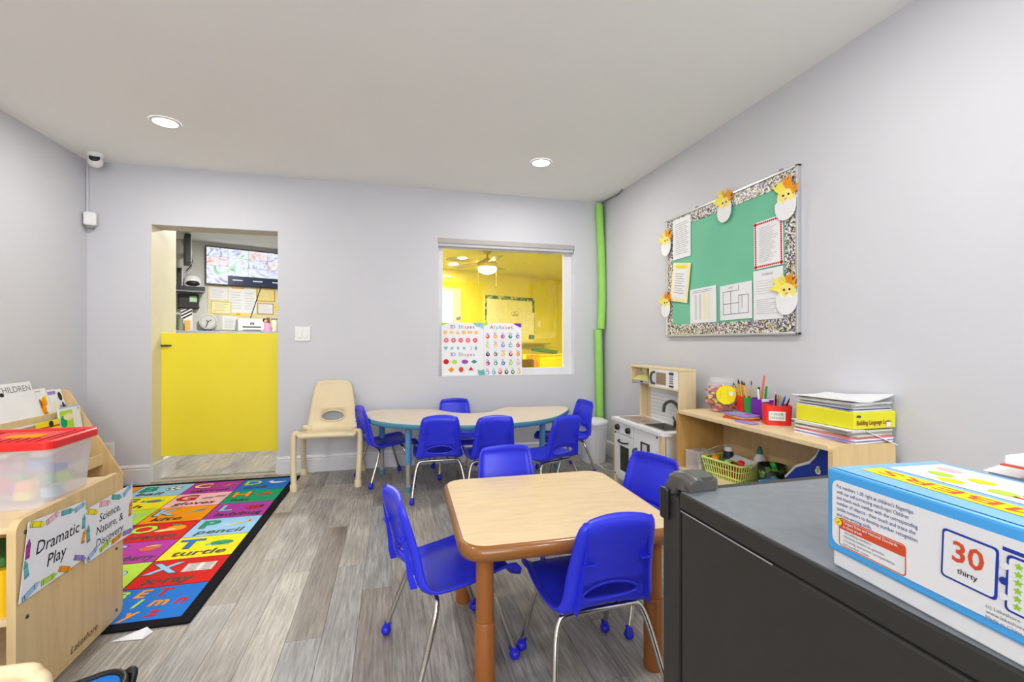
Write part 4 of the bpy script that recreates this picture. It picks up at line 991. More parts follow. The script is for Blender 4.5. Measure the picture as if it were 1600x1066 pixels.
hd.add(V, [(0, 1, 5, 4), (1, 2, 6, 5), (2, 3, 7, 6), (3, 0, 4, 7), (4, 5, 9, 8), (5, 6, 10, 9), (6, 7, 11, 10), (7, 4, 8, 11)], HM, frame((1.835, KY1 - 0.148, 0), (0, -1, 0), (1, 0, 0)))
hood = hd.build('cooker_hood', t)
a = MB(); a.box((0.148, 0.789, 0.012), (0.25, 0.024, 0.10), ALU, MU @ T(0, 0, -0.062), bev=0.003); a.build('hood_front', hood)
for x in (0.155, 0.172):
    a = MB(); a.lathe([(0.005, 0.0), (0.005, 0.004)], BLACKP, 10, MU @ T(x, 0.789, 0.0)); a.build('hood_button', hood)

# ================================================================== WOODEN SHELF on the right wall side
t = thing('low_bookshelf', 'birch open bookshelf below the bulletin board', 'bookshelf', (0, 0, 0))
HX0, HX1, HY0, HY1, HZ = 1.645, 1.965, 1.405, 2.415, 0.68
for yy in (HY0, HY1 - 0.02):
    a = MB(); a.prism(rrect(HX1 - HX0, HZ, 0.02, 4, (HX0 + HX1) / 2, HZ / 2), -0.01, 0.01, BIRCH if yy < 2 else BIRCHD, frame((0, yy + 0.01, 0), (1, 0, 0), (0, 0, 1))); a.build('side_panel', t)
for z0, z1, nm in ((HZ - 0.02, HZ + 0.0005, 'top_board'), (0.325, 0.343, 'shelf_board'), (0.04, 0.058, 'bottom_board')):
    a = MB(); a.bb(HX0 + (0.0 if nm == 'top_board' else 0.004), HX1, HY0 + 0.02, HY1 - 0.02, z0, z1, BIRCHL, bev=0.002); a.build(nm, t)
a = MB(); a.bb(HX1 - 0.008, HX1, HY0 + 0.02, HY1 - 0.02, 0.05, HZ - 0.02, BIRCH); a.build('back_board', t)
ZT = HZ + 0.0012; ZL = 0.3442

# candy jar
t = thing('candy_jar', 'clear jar of wrapped candies with round yellow label', 'jar', (1.862, 2.285, ZT))
a = MB(); a.lathe([(0.055, 0.0), (0.068, 0.012), (0.088, 0.06), (0.09, 0.12), (0.082, 0.155), (0.064, 0.172), (0.064, 0.18)], CLEARP, 28, cap1=False); a.build('jar_body', t)
a = MB(); a.lathe([(0.068, 0.172), (0.069, 0.19), (0.06, 0.196)], CLEARP, 28); a.build('lid', t)
ms = MB(); rr = random.Random(4); cc = [ORANGE, ORANGED, REDP, HAIR, mat('brown_print', (150, 96, 50), 0.6), MAG, PINK, ORANGED, YEL, mat('tan_print', (206, 160, 90), 0.5), NAVY, DGREY]
for i in range(230):
    z = rr.uniform(0.012, 0.150); rm = (0.052 + 0.026 * min(1, z / 0.05)) * (1 if z < 0.13 else 0.88); a_ = rr.uniform(0, 2 * PI); q = rm * math.sqrt(rr.uniform(0.25, 1))
    M = T(q * math.cos(a_), q * math.sin(a_), z) @ RZ(rr.uniform(0, 360)) @ RX(rr.uniform(-60, 60))
    c = rr.choice(cc); ms.box((0, 0, 0), (0.026, 0.014, 0.012), c, M, bev=0.002, seg=1)
    for sx in (-1, 1): ms.add([(sx * 0.011, 0, 0), (sx * 0.019, 0.006, 0.002), (sx * 0.019, -0.006, -0.002)], [(0, 1, 2)], c, M)
o = ms.build('wrapped_candies', t); o['kind'] = 'stuff'
a = MB()
V = []; F = []
M0 = Matrix.Rotation(R(-115), 4, 'Z')
for ring in range(4):
    rr_ = 0.055 * ring / 3
    for q in range(24):
        a0 = 2 * PI * q / 24; xx = rr_ * math.cos(a0); zz = 0.105 + rr_ * 0.98 * math.sin(a0); th = xx / 0.0915
        V.append((0.0935 * math.cos(th), 0.0935 * math.sin(th), zz))
for ring in range(3):
    for q in range(24): F.append((ring * 24 + q, ring * 24 + (q + 1) % 24, (ring + 1) * 24 + (q + 1) % 24, (ring + 1) * 24 + q))
a.add(V, F, YEL, M0, True)
a.add([(0.0945 * math.cos(x / 0.0915), 0.0945 * math.sin(x / 0.0915), z) for x, z in ((0.012, 0.10), (0.034, 0.10), (0.034, 0.125), (0.012, 0.125))], [(0, 1, 2, 3)], PAPER, M0)
for i in range(4): a.add([(0.0945 * math.cos(x / 0.0915), 0.0945 * math.sin(x / 0.0915), z) for x, z in ((-0.036, 0.088 + i * .012), (0.006, 0.088 + i * .012), (0.006, 0.0905 + i * .012), (-0.036, 0.0905 + i * .012))], [(0, 1, 2, 3)], INKG, M0)
lbl(a.build('label', t), 'round yellow label')

# pencil cups
def cup(x, y, w, d, h, m, lab, rz=0, flare=1.08):
    t = thing('pencil_cup', lab, 'pencil cup', (x, y, ZT), rz)
    p0 = rrect(w, d, 0.012, 4); n = len(p0); a = MB()
    V = [(q[0], q[1], 0) for q in p0] + [(q[0] * flare, q[1] * flare, h) for q in p0] + [(q[0] * flare * 0.93, q[1] * flare * 0.93, h) for q in p0] + [(q[0] * 0.92, q[1] * 0.92, 0.004) for q in p0]
    F = [(k * n + i, k * n + (i + 1) % n, (k + 1) * n + (i + 1) % n, (k + 1) * n + i) for k in range(3) for i in range(n)] + [tuple(range(n))[::-1], tuple(range(3 * n, 4 * n))]
    a.add(V, F, m); a.build('cup_body', t); return t
cup(1.905, 2.165, 0.055, 0.06, 0.10, RED, 'slim red plastic pencil cup beside the candy jar')
cup(1.900, 2.098, 0.06, 0.06, 0.10, GREENP, 'green plastic pencil cup between red and purple cups')
pc = cup(1.885, 2.015, 0.075, 0.075, 0.105, PURPLE, 'purple plastic pencil cup with white rim clip')
a = MB(); a.bb(-0.035, 0.035, -0.044, -0.038, 0.092, 0.108, PAPER, bev=0.002); lbl(a.build('rim_clip', pc), 'white rim clip')
cup(1.91, 1.958, 0.04, 0.03, 0.105, PURPLE, 'narrow purple plastic cup behind the red pencil box')
rb_ = thing('pencil_box', 'red plastic box labelled COLOR PENCILS on the bookshelf', 'pencil box', (1.83, 1.862, ZT), -32)
p0 = rrect(0.115, 0.075, 0.014, 4); n = len(p0); a = MB(); h = 0.095
V = [(q[0], q[1], 0) for q in p0] + [(q[0] * 1.08, q[1] * 1.08, h) for q in p0] + [(q[0] * 1.0, q[1] * 1.0, h) for q in p0] + [(q[0] * 0.92, q[1] * 0.92, 0.004) for q in p0]
a.add(V, [(k * n + i, k * n + (i + 1) % n, (k + 1) * n + (i + 1) % n, (k + 1) * n + i) for k in range(3) for i in range(n)] + [tuple(range(n))[::-1], tuple(range(3 * n, 4 * n))], RED); a.build('box_body', rb_)
a = MB(); Mq = frame((0, -0.0405, 0.045), (1, 0, 0), (0, -0.03, 1)); a.box((-0.006, 0, 0.0), (0.072, 0.044, 0.002), PAPER, Mq); a.text('COLOR', -0.006, 0.004, 0.016, INK, Mq, 0.0016, 0.006, 'C'); a.text('PENCILS', -0.006, -0.014, 0.016, GREEN, Mq, 0.0016, 0.006, 'C'); lbl(a.build('name_label', rb_), 'white label reading COLOR PENCILS')
cup(1.93, 1.785, 0.05, 0.05, 0.075, mat('dark_red', (150, 24, 40), 0.35), 'dark red cup behind the red pencil box')
a = MB(); a.lathe([(0.022, 0), (0.022, 0.06), (0.018, 0.065)], mat('purple_glitter', (96, 70, 150), 0.4, scale=60, var=0.3), 16, T(1.905, 1.73, ZT)); tag(a.build('glitter_bottle'), 'small purple glitter bottle beside the red pencil box', 'bottle')
def stick(name, x, y, z0, dx, dy, L, r, m, lab, cat, grp, tip=None, tipm=None):
    t = thing(name, lab, cat, (x, y, ZT + z0), 0, grp); d = Vector((dx, dy, 1)).normalized()
    a = MB(); a.tube([(0, 0, 0), d * (L * 0.88)], r, m, 6); a.build('barrel', t)
    b = MB(); b.tube([d * (L * 0.88), d * L], [r * 1.05, r * (0.35 if tip else 0.95)], tipm or PINK, 6); b.build('tip' if tip else 'end_cap', t)
PEN = mat('pencil_yellow', (228, 176, 40), 0.45)
rr = random.Random(8)
for i in range(8): stick('pencil', 1.905 + rr.uniform(-.012, .012), 2.165 + rr.uniform(-.014, .014), 0.006, rr.uniform(-.12, .06), rr.uniform(-0.02, 0.42), rr.uniform(0.165, 0.19), 0.0038, PEN, 'yellow pencil standing in the red pencil cup', 'pencil', 'pencils in the red cup', True, HAIR)
for i in range(3): stick('pencil', 1.90 + rr.uniform(-.012, .012), 2.098 + rr.uniform(-.014, .014), 0.006, rr.uniform(-.1, .1), rr.uniform(0.0, 0.3), 0.185, 0.0038, PEN, 'yellow pencil standing in the green pencil cup', 'pencil', 'pencils in the green cup', True, HAIR)
for i, (mm, nm) in enumerate(((GREENP, 'green'), (mat('salmon_plastic', (226, 110, 90), 0.4), 'salmon'), (BLACKP, 'black'), (PAPERG, 'grey'), (PAPER, 'white'), (LIME, 'lime'))):
    stick('marker', 1.885 + rr.uniform(-.016, .016), 2.015 + rr.uniform(-.02, .02), 0.006, rr.uniform(-.1, .1), -0.30 + 0.06 * i + 0.1, (0.17, 0.225, 0.16, 0.15, 0.15, 0.14)[i], 0.0055, mm, nm + ' marker standing in the purple pencil cup', 'marker', None, False, mm)
for i, (mm, nm) in enumerate(((NAVY, 'navy'), (LBLUE, 'light blue'), (DBLUE, 'dark blue'), (GREYB, 'grey'), (ORANGE, 'orange'), (BLACKP, 'black'), (PINK, 'pink'), (INK, 'slim black'))):
    stick('coloured_pencil', 1.83 + rr.uniform(-.02, .02), 1.865 + rr.uniform(-.012, .012), 0.006, rr.uniform(-.05, .15), -0.42 + 0.07 * i, rr.uniform(0.135, 0.16), 0.004, mm, nm + ' coloured pencil in the red COLOR PENCILS box', 'pencil', None, True, mm)
a = MB(); rr2 = random.Random(2)
bmb = bmesh.new(); bmesh.ops.create_icosphere(bmb, subdivisions=2, radius=0.05)
for v in bmb.verts: v.co = Vector((v.co.x * 0.8, v.co.y * 1.0, max(-0.045, v.co.z * 1.25))) * rr2.uniform(0.85, 1.12)
a.addbm(bmb, CLEARP, T(1.935, 1.868, ZT + 0.066), False); tag(a.build('plastic_bag'), 'crumpled clear plastic bag behind the red pencil box', 'bag')
# small stack of thin books
for i, (c, lab) in enumerate(((ORANGED, 'thin book with orange cover at the bottom of the small stack'), (mat('tan_print', (206, 160, 90), 0.5), 'thin book with tan cover in the middle of the small stack'), (VIOLET, 'thin book with purple picture cover on top of the small stack'))):
    Q = T(1.775, 2.035, ZT + 0.0045 + i * 0.0095) @ RZ((8, -6, 3)[i])
    tt = thing('thin_book', lab, 'book'); a = MB(); a.box((0, 0, 0), (0.10, 0.15, 0.008), c, Q, bev=0.001); a.build('cover', tt)
    a = MB(); a.box((0.0015, 0, 0), (0.0995, 0.148, 0.0055), PAPERG, Q); a.build('pages', tt)
    if i == 2: a = MB(); a.poly(ell(0.03, 0.03, 12, 0, 0.02), TEALP, Q, 0.0045); a.poly(ell(0.02, 0.02, 12, 0.01, -0.035), MAG, Q, 0.0045); a.build('cover_print', tt)
a = MB(); a.box((1.715, 1.93, ZT + 0.003), (0.05, 0.11, 0.005), VIOLET, bev=0.001); tag(a.build('notepad'), 'thin violet notepad lying beside the small book stack', 'notepad')

# big stack: papers, yellow box, papers
def sheet(cx, cy, z, w, d, th, rz, m, lab, cat='papers', grp=None, curl=0.0, corner=0.0):
    n = 8; V = []; F = []
    for i in range(n + 1):
        for j in range(n + 1):
            u = i / n - 0.5; v = j / n - 0.5
            z_ = curl * (u * u * 2) + corner * max(0, (u + 0.5) * (0.5 - v) - 0.35)
            V.append((u * w, v * d, z_))
    nn = (n + 1) ** 2; V += [(x, y, z_ + th) for x, y, z_ in V]
    for i in range(n):
        for j in range(n):
            p = i * (n + 1) + j; F.append((p, p + 1, p + n + 2, p + n + 1)); F.append((nn + p, nn + p + n + 1, nn + p + n + 2, nn + p + 1))
    for k in range(n):
        for (p, q) in ((k, k + 1), (n * (n + 1) + k + 1, n * (n + 1) + k), ((k + 1) * (n + 1), k * (n + 1)), (k * (n + 1) + n, (k + 1) * (n + 1) + n)): F.append((p, q, nn + q, nn + p))
    a = MB(); a.add(V, F, m); o = a.build('paper_bundle'); o.location = (cx, cy, z); o.rotation_euler = (0, 0, R(rz))
    return tag(o, lab, cat, grp)
z = ZT
low = [(0.215, 0.27, 0.006, 4, PAPER, 'white'), (0.22, 0.25, 0.006, -3, VIOLET, 'violet-edged'), (0.21, 0.275, 0.007, 2, PAPER, 'bright white'), (0.215, 0.26, 0.009, -2, mat('red_folder', (214, 120, 116), 0.5), 'red'), (0.205, 0.27, 0.008, 5, PAPERG, 'pale grey'),
       (0.21, 0.26, 0.008, -4, mat('grey_folder', (150, 152, 146), 0.6), 'dark grey'), (0.215, 0.265, 0.008, 1, PAPERG, 'light grey')]
for i, (w, d, th, rz, m, nm) in enumerate(low):
    sheet(1.862, 1.552, z, w, d, th - 0.0006, rz, m, nm + ' bundle of papers in the stack under the yellow box'); z += th
sheet(1.868, 1.556, z, 0.235, 0.29, 0.003, -6, PAPER, 'top white sheets under the yellow box with a corner hanging out', corner=-0.10); z += 0.0035
zb = z + 0.001
t = thing('game_box', 'yellow Building Language Lotto box in the paper stack', 'box', (1.878, 1.555, zb), 0)
a = MB(); a.box((0, 0, 0.034), (0.218, 0.27, 0.068), YELB, bev=0.003); bx = a.build('box_body', t)
Mq = frame((-0.109, -0.1355, 0), (1, 0, 0), (0, 0, 1)); a = MB(); a.text('Building Language Lotto', 0.012, 0.018, 0.026, mat('maroon_print', (138, 40, 20), 0.5), Mq, 0.001, 0.016, 'L', 0.12, width=0.178); a.prism(rrect(0.022, 0.009, 0.004, 3, 0.023, 0.052), 0.0002, 0.001, DGREY, Mq); a.build('title_print', bx)
a = MB(); a.rect(0.165, 0.006, 0.188, 0.024, PAPER, Mq, 0.0016); lbl(a.build('price_sticker', bx), 'small white sticker')
z = zb + 0.0685
for i, (w, d, th, rz, m, nm) in enumerate([(0.20, 0.26, 0.006, 2, PAPER, 'white'), (0.205, 0.25, 0.004, -3, DBLUE, 'dark blue'), (0.20, 0.255, 0.007, 1, PAPERG, 'pale grey'), (0.19, 0.26, 0.007, -4, mat('grey_folder', (150, 152, 146), 0.6), 'mid grey'), (0.205, 0.25, 0.006, 4, PAPER, 'clean white'), (0.20, 0.265, 0.006, -2, PAPERG, 'light grey')]):
    sheet(1.878, 1.56, z, w, d, th - 0.0006, rz, m, nm + ' bundle of papers in the stack on top of the yellow box'); z += th
sheet(1.872, 1.565, z, 0.22, 0.285, 0.004, 5, PAPER, 'topmost curled white sheets on the paper stack', curl=0.012, corner=0.03)

# lower shelf: clear drawer box, basket, bottle, mug, tray, magazine file
t = thing('drawer_box', 'clear plastic drawer box with leaning lid on the lower shelf', 'storage box', (1.74, 2.32, ZL), 8)
a = MB(); a.box((0, 0, 0.055), (0.13, 0.10, 0.11), mat('hazy_plastic', (232, 230, 230), 0.2, alpha=0.34, var=0), bev=0.004); a.build('box_body', t)
for zz in (0.035, 0.075):
    a = MB(); a.box((0.0, -0.05, zz), (0.115, 0.006, 0.034), mat('hazy_plastic', (232, 230, 230), 0.2, alpha=0.34, var=0), bev=0.003); a.build('drawer', t)
a = MB(); a.box((0, 0, 0), (0.12, 0.004, 0.19), mat('hazy_plastic', (232, 230, 230), 0.2, alpha=0.34, var=0), T(0.02, -0.075, 0.125) @ RX(62), bev=0.001); a.build('lid', t)
def basket(x, y, rz, w, d, h, m, lab):
    t = thing('mesh_basket', lab, 'basket', (x, y, ZL), rz); k0, k1 = 0.82, 1.0
    a = MB(); a.prism(rrect(w * k0, d * k0, 0.015, 3), 0.0, 0.003, m); a.build('bottom', t)
    for zz, r_, kk in ((h, 0.0065, k1), (h * 0.2, 0.005, k0 + 0.036), (h * 0.62, 0.003, k0 + 0.11)):
        a = MB(); a.tube([(x_, y_, zz) for x_, y_ in rrect(w * kk, d * kk, 0.015, 4)], r_, m, 6, closed=True); a.build('rim' if zz == h else 'band', t)
    for i in range(15):
        u = -0.5 + (i + 0.5) / 15
        for s_ in (-1, 1):
            a = MB(); a.tube([(u * w * k0, s_ * d * k0 / 2, 0.001), (u * w * k1, s_ * d * k1 / 2, h)], 0.0034, m, 5); a.build('rib', t)
    for i in range(9):
        u = -0.5 + (i + 0.5) / 9
        for s_ in (-1, 1):
            a = MB(); a.tube([(s_ * w * k0 / 2, u * d * k0, 0.001), (s_ * w * k1 / 2, u * d * k1, h)], 0.0034, m, 5); a.build('rib', t)
    return t
basket(1.795, 2.135, 100, 0.26, 0.165, 0.095, BASKET, 'pale green mesh basket full of craft supplies on the lower shelf')
def lump(name, x, y, z, r, m, lab, cat, sc=(1, 1, 1)):
    a = MB(); a.ball((0, 0, 0), r, m, None, 12, sc); o = a.build(name); o.location = (x, y, z); return tag(o, lab, cat)
z = ZL + 0.05
lump('craft_ball', 1.74, 2.19, ZL + 0.094, 0.022, mat('orange_plastic', (240, 140, 30), 0.4), 'orange ball in the pale green basket', 'ball')
lump('craft_ball', 1.755, 2.145, ZL + 0.088, 0.020, DGREEN, 'dark green ball in the pale green basket', 'ball')
lump('craft_ball', 1.745, 2.105, ZL + 0.088, 0.018, mat('mint_plastic', (170, 214, 160), 0.4), 'mint green ball in the pale green basket', 'ball')
lump('craft_ball', 1.80, 2.065, ZL + 0.088, 0.022, RED, 'red ball in the pale green basket', 'ball')
a = MB(); a.box((1.80, 2.135, ZL + 0.030), (0.10, 0.17, 0.05), REDP, bev=0.01); tag(a.build('craft_pouch'), 'red craft pouch at the bottom of the pale green basket', 'pouch')
t = thing('glue_bottle', 'navy paint bottle with white cap lying in the basket', 'bottle', (1.82, 2.185, ZL + 0.062))
a = MB(); a.lathe([(0.024, 0), (0.026, 0.01), (0.026, 0.06), (0.018, 0.07)], NAVY, 18); a.lathe([(0.0265, 0.012), (0.0265, 0.03)], YEL, 18, cap0=False, cap1=False); a.build('body', t)
a = MB(); a.lathe([(0.02, 0.07), (0.02, 0.09), (0.017, 0.093)], PAPER, 18); a.build('cap', t)
a = MB(); a.box((0, 0, 0), (0.012, 0.20, 0.05), PAPER, T(1.83, 2.10, ZL + 0.098) @ RY(66) @ RX(4), bev=0.003); tag(a.build('paper_plate'), 'white folded plate on top of the pale green basket', 'plate')
t = thing('white_bottle', 'white squeeze bottle with teal cap behind the green basket', 'bottle', (1.915, 2.06, ZL))
a = MB(); a.lathe([(0.030, 0), (0.032, 0.01), (0.032, 0.11), (0.016, 0.135), (0.014, 0.14)], mat('milky_plastic', (222, 222, 222), 0.35), 20); a.build('body', t)
a = MB(); a.lathe([(0.016, 0.138), (0.013, 0.16), (0.006, 0.178)], mat('teal_cap', (20, 120, 112), 0.4), 16); a.build('cap', t)
t = thing('patterned_tin', 'black tin with green leaf pattern on the lower shelf', 'tin', (1.845, 1.905, ZL))
LEAF = leopard_mat('leaf_tin', [(18, 20, 18), (22, 24, 20), (60, 120, 40), (16, 18, 16), (96, 160, 50), (20, 22, 20)], 45)
a = MB(); a.lathe([(0.062, 0), (0.066, 0.004), (0.066, 0.125), (0.060, 0.125), (0.060, 0.01)], LEAF, 28, cap1=True); a.build('body', t)
t = thing('toy_lollipop', 'red and green handle leaning in the black leaf tin', 'toy', (1.80, 1.87, ZL + 0.02))
a = MB(); a.tube([(0.04, 0.03, 0), (0.005, -0.015, 0.13)], 0.004, ORANGED, 8); a.build('stem', t)
a = MB(); a.ball((0.003, -0.018, 0.118), 0.016, GREENP, sc=(0.5, 1, 1)); a.build('head', t)
t = thing('plastic_tray', 'light blue plastic tray on the lower shelf', 'tray', (1.765, 1.78, ZL), 6)
a = MB(); p0 = rrect(0.12, 0.15, 0.02, 4); n = len(p0)
V = [(x * 0.85, y * 0.85, 0) for x, y in p0] + [(x, y, 0.075) for x, y in p0] + [(x * 0.95, y * 0.95, 0.075) for x, y in p0] + [(x * 0.81, y * 0.81, 0.004) for x, y in p0]
a.add(V, [(k * n + i, k * n + (i + 1) % n, (k + 1) * n + (i + 1) % n, (k + 1) * n + i) for k in range(3) for i in range(n)] + [tuple(range(n))[::-1], tuple(range(3 * n, 4 * n))], SKY); a.build('tray_body', t)
a = MB(); a.lathe([(0.040, 0), (0.042, 0.055), (0.037, 0.056), (0.036, 0.04)], mat('cream_plastic', (232, 224, 196), 0.4), 22, T(1.765, 1.80, ZL + 0.006), cap1=True); tag(a.build('round_tub'), 'round cream tub standing in the light blue tray', 'tub')
t = thing('magazine_file', 'blue slanted magazine file with white dots on the lower shelf', 'file holder', (1.80, 1.565, ZL), 0)
prof = [(0.155, 0.0), (-0.125, 0.0), (-0.125, 0.295), (-0.02, 0.29), (0.0, 0.25), (0.03, 0.215), (0.10, 0.18), (0.155, 0.12)]
for xx in (-0.055, 0.055):
    a = MB(); a.prism(prof, -0.003, 0.003, DBLUE, frame((xx, 0, 0), (0, 1, 0), (0, 0, 1))); sp = a.build('side_wall', t)
    if xx < 0:
        for (yy, zz, r_) in ((0.085, 0.095, 0.012), (0.045, 0.13, 0.012), (-0.01, 0.195, 0.013), (-0.045, 0.165, 0.012), (0.02, 0.115, 0.008), (0.055, 0.09, 0.007), (-0.01, 0.21, 0.007), (0.015, 0.155, 0.007), (-0.055, 0.12, 0.008)):
            d = MB(); Mq = frame((xx - 0.0032, yy, zz), (0, -1, 0), (0, 0, 1)); d.lathe([(r_, 0.0), (r_, 0.0012)], CREAMP, 14, Mq); d.lathe([(r_ * .5, 0.0012), (r_ * 0.5, 0.0016)], TEALP, 10, Mq); lbl(d.build('dot', sp), 'pale printed dot')
V = []; F = []
for (yy, zz) in ((0.158, 0.118), (0.10, 0.182), (0.03, 0.217), (0.0, 0.252), (-0.02, 0.292)): V += [(-0.060, yy, zz), (0.060, yy, zz), (0.060, yy, zz + 0.012), (-0.060, yy, zz + 0.012)]
for i in range(4):
    for q in range(4): F.append((i * 4 + q, i * 4 + (q + 1) % 4, i * 4 + 4 + (q + 1) % 4, i * 4 + 4 + q))
a = MB(); a.add(V, F + [(3, 2, 1, 0), (16, 17, 18, 19)], PAPERG); lbl(a.build('slanted_cover', t), 'pale grey slanted cover')
a = MB(); a.bb(-0.055, 0.055, -0.125, 0.155, 0.0, 0.005, DBLUE); a.build('bottom', t)
a = MB(); a.bb(-0.055, 0.055, 0.150, 0.156, 0.0, 0.11, SKY); lbl(a.build('front_wall', t), 'light blue front wall')
a = MB(); a.bb(-0.055, 0.055, -0.125, -0.119, 0.0, 0.29, DBLUE); a.build('rear_wall', t)

# ================================================================== BULLETIN BOARD (on the right wall, normal -x)
BY0, BY1, BZ0, BZ1 = 1.878, 3.03, 1.122, 1.985
BW, BH = BY1 - BY0, BZ1 - BZ0
t = thing('bulletin_board', 'green paper bulletin board with spotted border above the bookshelf', 'bulletin board', (0, 0, 0))
MBd = frame((XR, BY1, BZ0), (0, -1, 0), (0, 0, 1))       # x from far edge toward the camera, y up, n into the room
a = MB(); a.box((BW / 2, BH / 2, 0.009), (BW - 0.01, BH - 0.01, 0.014), FELT, MBd); a.build('green_backing', t)
for (x0, x1, z0, z1) in ((0, BW, 0, 0.014), (0, BW, BH - 0.014, BH), (0, 0.014, 0, BH), (BW - 0.014, BW, 0, BH)):
    a = MB(); a.box(((x0 + x1) / 2, (z0 + z1) / 2, 0.013), (x1 - x0, z1 - z0, 0.025), ALU, MBd, bev=0.003); a.build('frame_bar', t)
for (x0, x1, z0, z1) in ((0.014, BW - 0.014, 0.014, 0.085), (0.014, BW - 0.014, BH - 0.085, BH - 0.014), (0.014, 0.075, 0.085, BH - 0.085), (BW - 0.085, BW - 0.014, 0.085, BH - 0.085)):
    a = MB(); a.box(((x0 + x1) / 2, (z0 + z1) / 2, 0.0175), (x1 - x0, z1 - z0, 0.002), LEOP, MBd); lbl(a.build('border_strip', t), 'spotted border strip')
for x in (0.33, BW - 0.12):
    a = MB(); a.box((x, BH + 0.008, 0.006), (0.02, 0.016, 0.01), GREYB, MBd, bev=0.002); a.build('hanger', t)
def bpx(u, v):      # offset of a measured point on the board
    return u, v
def note(x0, z0, w, h, rot, m, deco, lab, off=0.021):
    tt = thing('pinned_paper', lab, 'paper', (0, 0, 0)); M = MBd @ T(x0 + w / 2, z0 + h / 2, off) @ RZ(rot)
    a = MB(); a.box((0, 0, 0), (w, h, 0.0014), m, M); sh = a.build('sheet', tt)
    a = MB(); deco(a, w, h, M @ T(-w / 2, -h / 2, 0.0014)); a.build('print', sh)
    return tt
def d_text(a, w, h, M): a.lines(w * .15, h * .1, w * .9, h * .9, 16, INKG, M, 0, 0.18)
def d_redframe(a, w, h, M):
    for i in range(22):
        y = h * (i + .5) / 22
        for x in (0.012, w - 0.012): a.poly(ell(0.006, 0.006, 8, x, y), REDP, M, 0)
    for i in range(15):
        x = w * (i + .5) / 15
        for y in (0.012, h - 0.012): a.poly(ell(0.006, 0.006, 8, x, y), REDP, M, 0)
    a.lines(w * .2, h * .12, w * .85, h * .88, 22, INKG, M, 0, 0.15, 0.5)
def d_plan(a, w, h, M):
    for (x0, y0, x1, y1) in ((.1, .15, .9, .16), (.1, .15, .11, .8), (.1, .8, .6, .81), (.6, .8, .61, .95), (.89, .15, .9, .65), (.6, .65, .9, .66), (.35, .15, .36, .8), (.6, .15, .61, .65), (.1, .45, .6, .46), (.7, .3, .71, .65)): a.rect(x0 * w, y0 * h, x1 * w + .0015, y1 * h + .0015, INKG, M, 0)
    a.text('EXIT', w * .3, h * .88, 0.018, INKG, M, 0)
def d_cream(a, w, h, M): a.rect(w * .12, h * .1, w * .88, h * .85, PAPER, M, 0); a.lines(w * .2, h * .2, w * .8, h * .75, 9, INKG, M, 0.0008, 0.2); a.rect(w * .2, h * .87, w * .8, h * .93, YEL, M, 0.0008)
def d_cols(a, w, h, M):
    for i in range(4): a.rect(w * (.2 + .17 * i), h * .1, w * (.27 + .17 * i), h * .82, CREAMP if i > 1 else PAPERG, M, 0)
    a.lines(w * .1, h * .86, w * .9, h * .95, 2, INKG, M, 0, 0.25)
def d_table(a, w, h, M): a.lines(w * .1, h * .1, w * .9, h * .42, 8, INKG, M, 0, 0.12, 0.5); a.text('SCHEDULE', w * .5, h * .88, 0.016, INKG, M, 0, 0, 'C'); a.lines(w * .1, h * .5, w * .9, h * .8, 6, PAPERG, M, 0, 0.2)
note(0.085, 0.553, 0.205, 0.285, 0, PAPER, d_text, 'white typed sheet at the top corner of the board near the room corner')
note(0.075, 0.245, 0.205, 0.275, -9, CREAMP, d_cream, 'cream clipboard sheet tilted on the green board', 0.026)
note(0.285, 0.088, 0.262, 0.232, 1, PAPER, d_cols, 'white sheet with yellow columns in plastic sleeve at the board bottom')
note(0.583, 0.097, 0.262, 0.213, 1, PAPER, d_plan, 'white sheet with a floor plan drawing at the board bottom')
note(0.860, 0.370, 0.200, 0.262, 1, PAPER, d_redframe, 'white sheet with red dotted frame on the board')
note(0.856, 0.086, 0.204, 0.276, 0.5, PAPER, d_table, 'white schedule sheet below the red framed sheet')
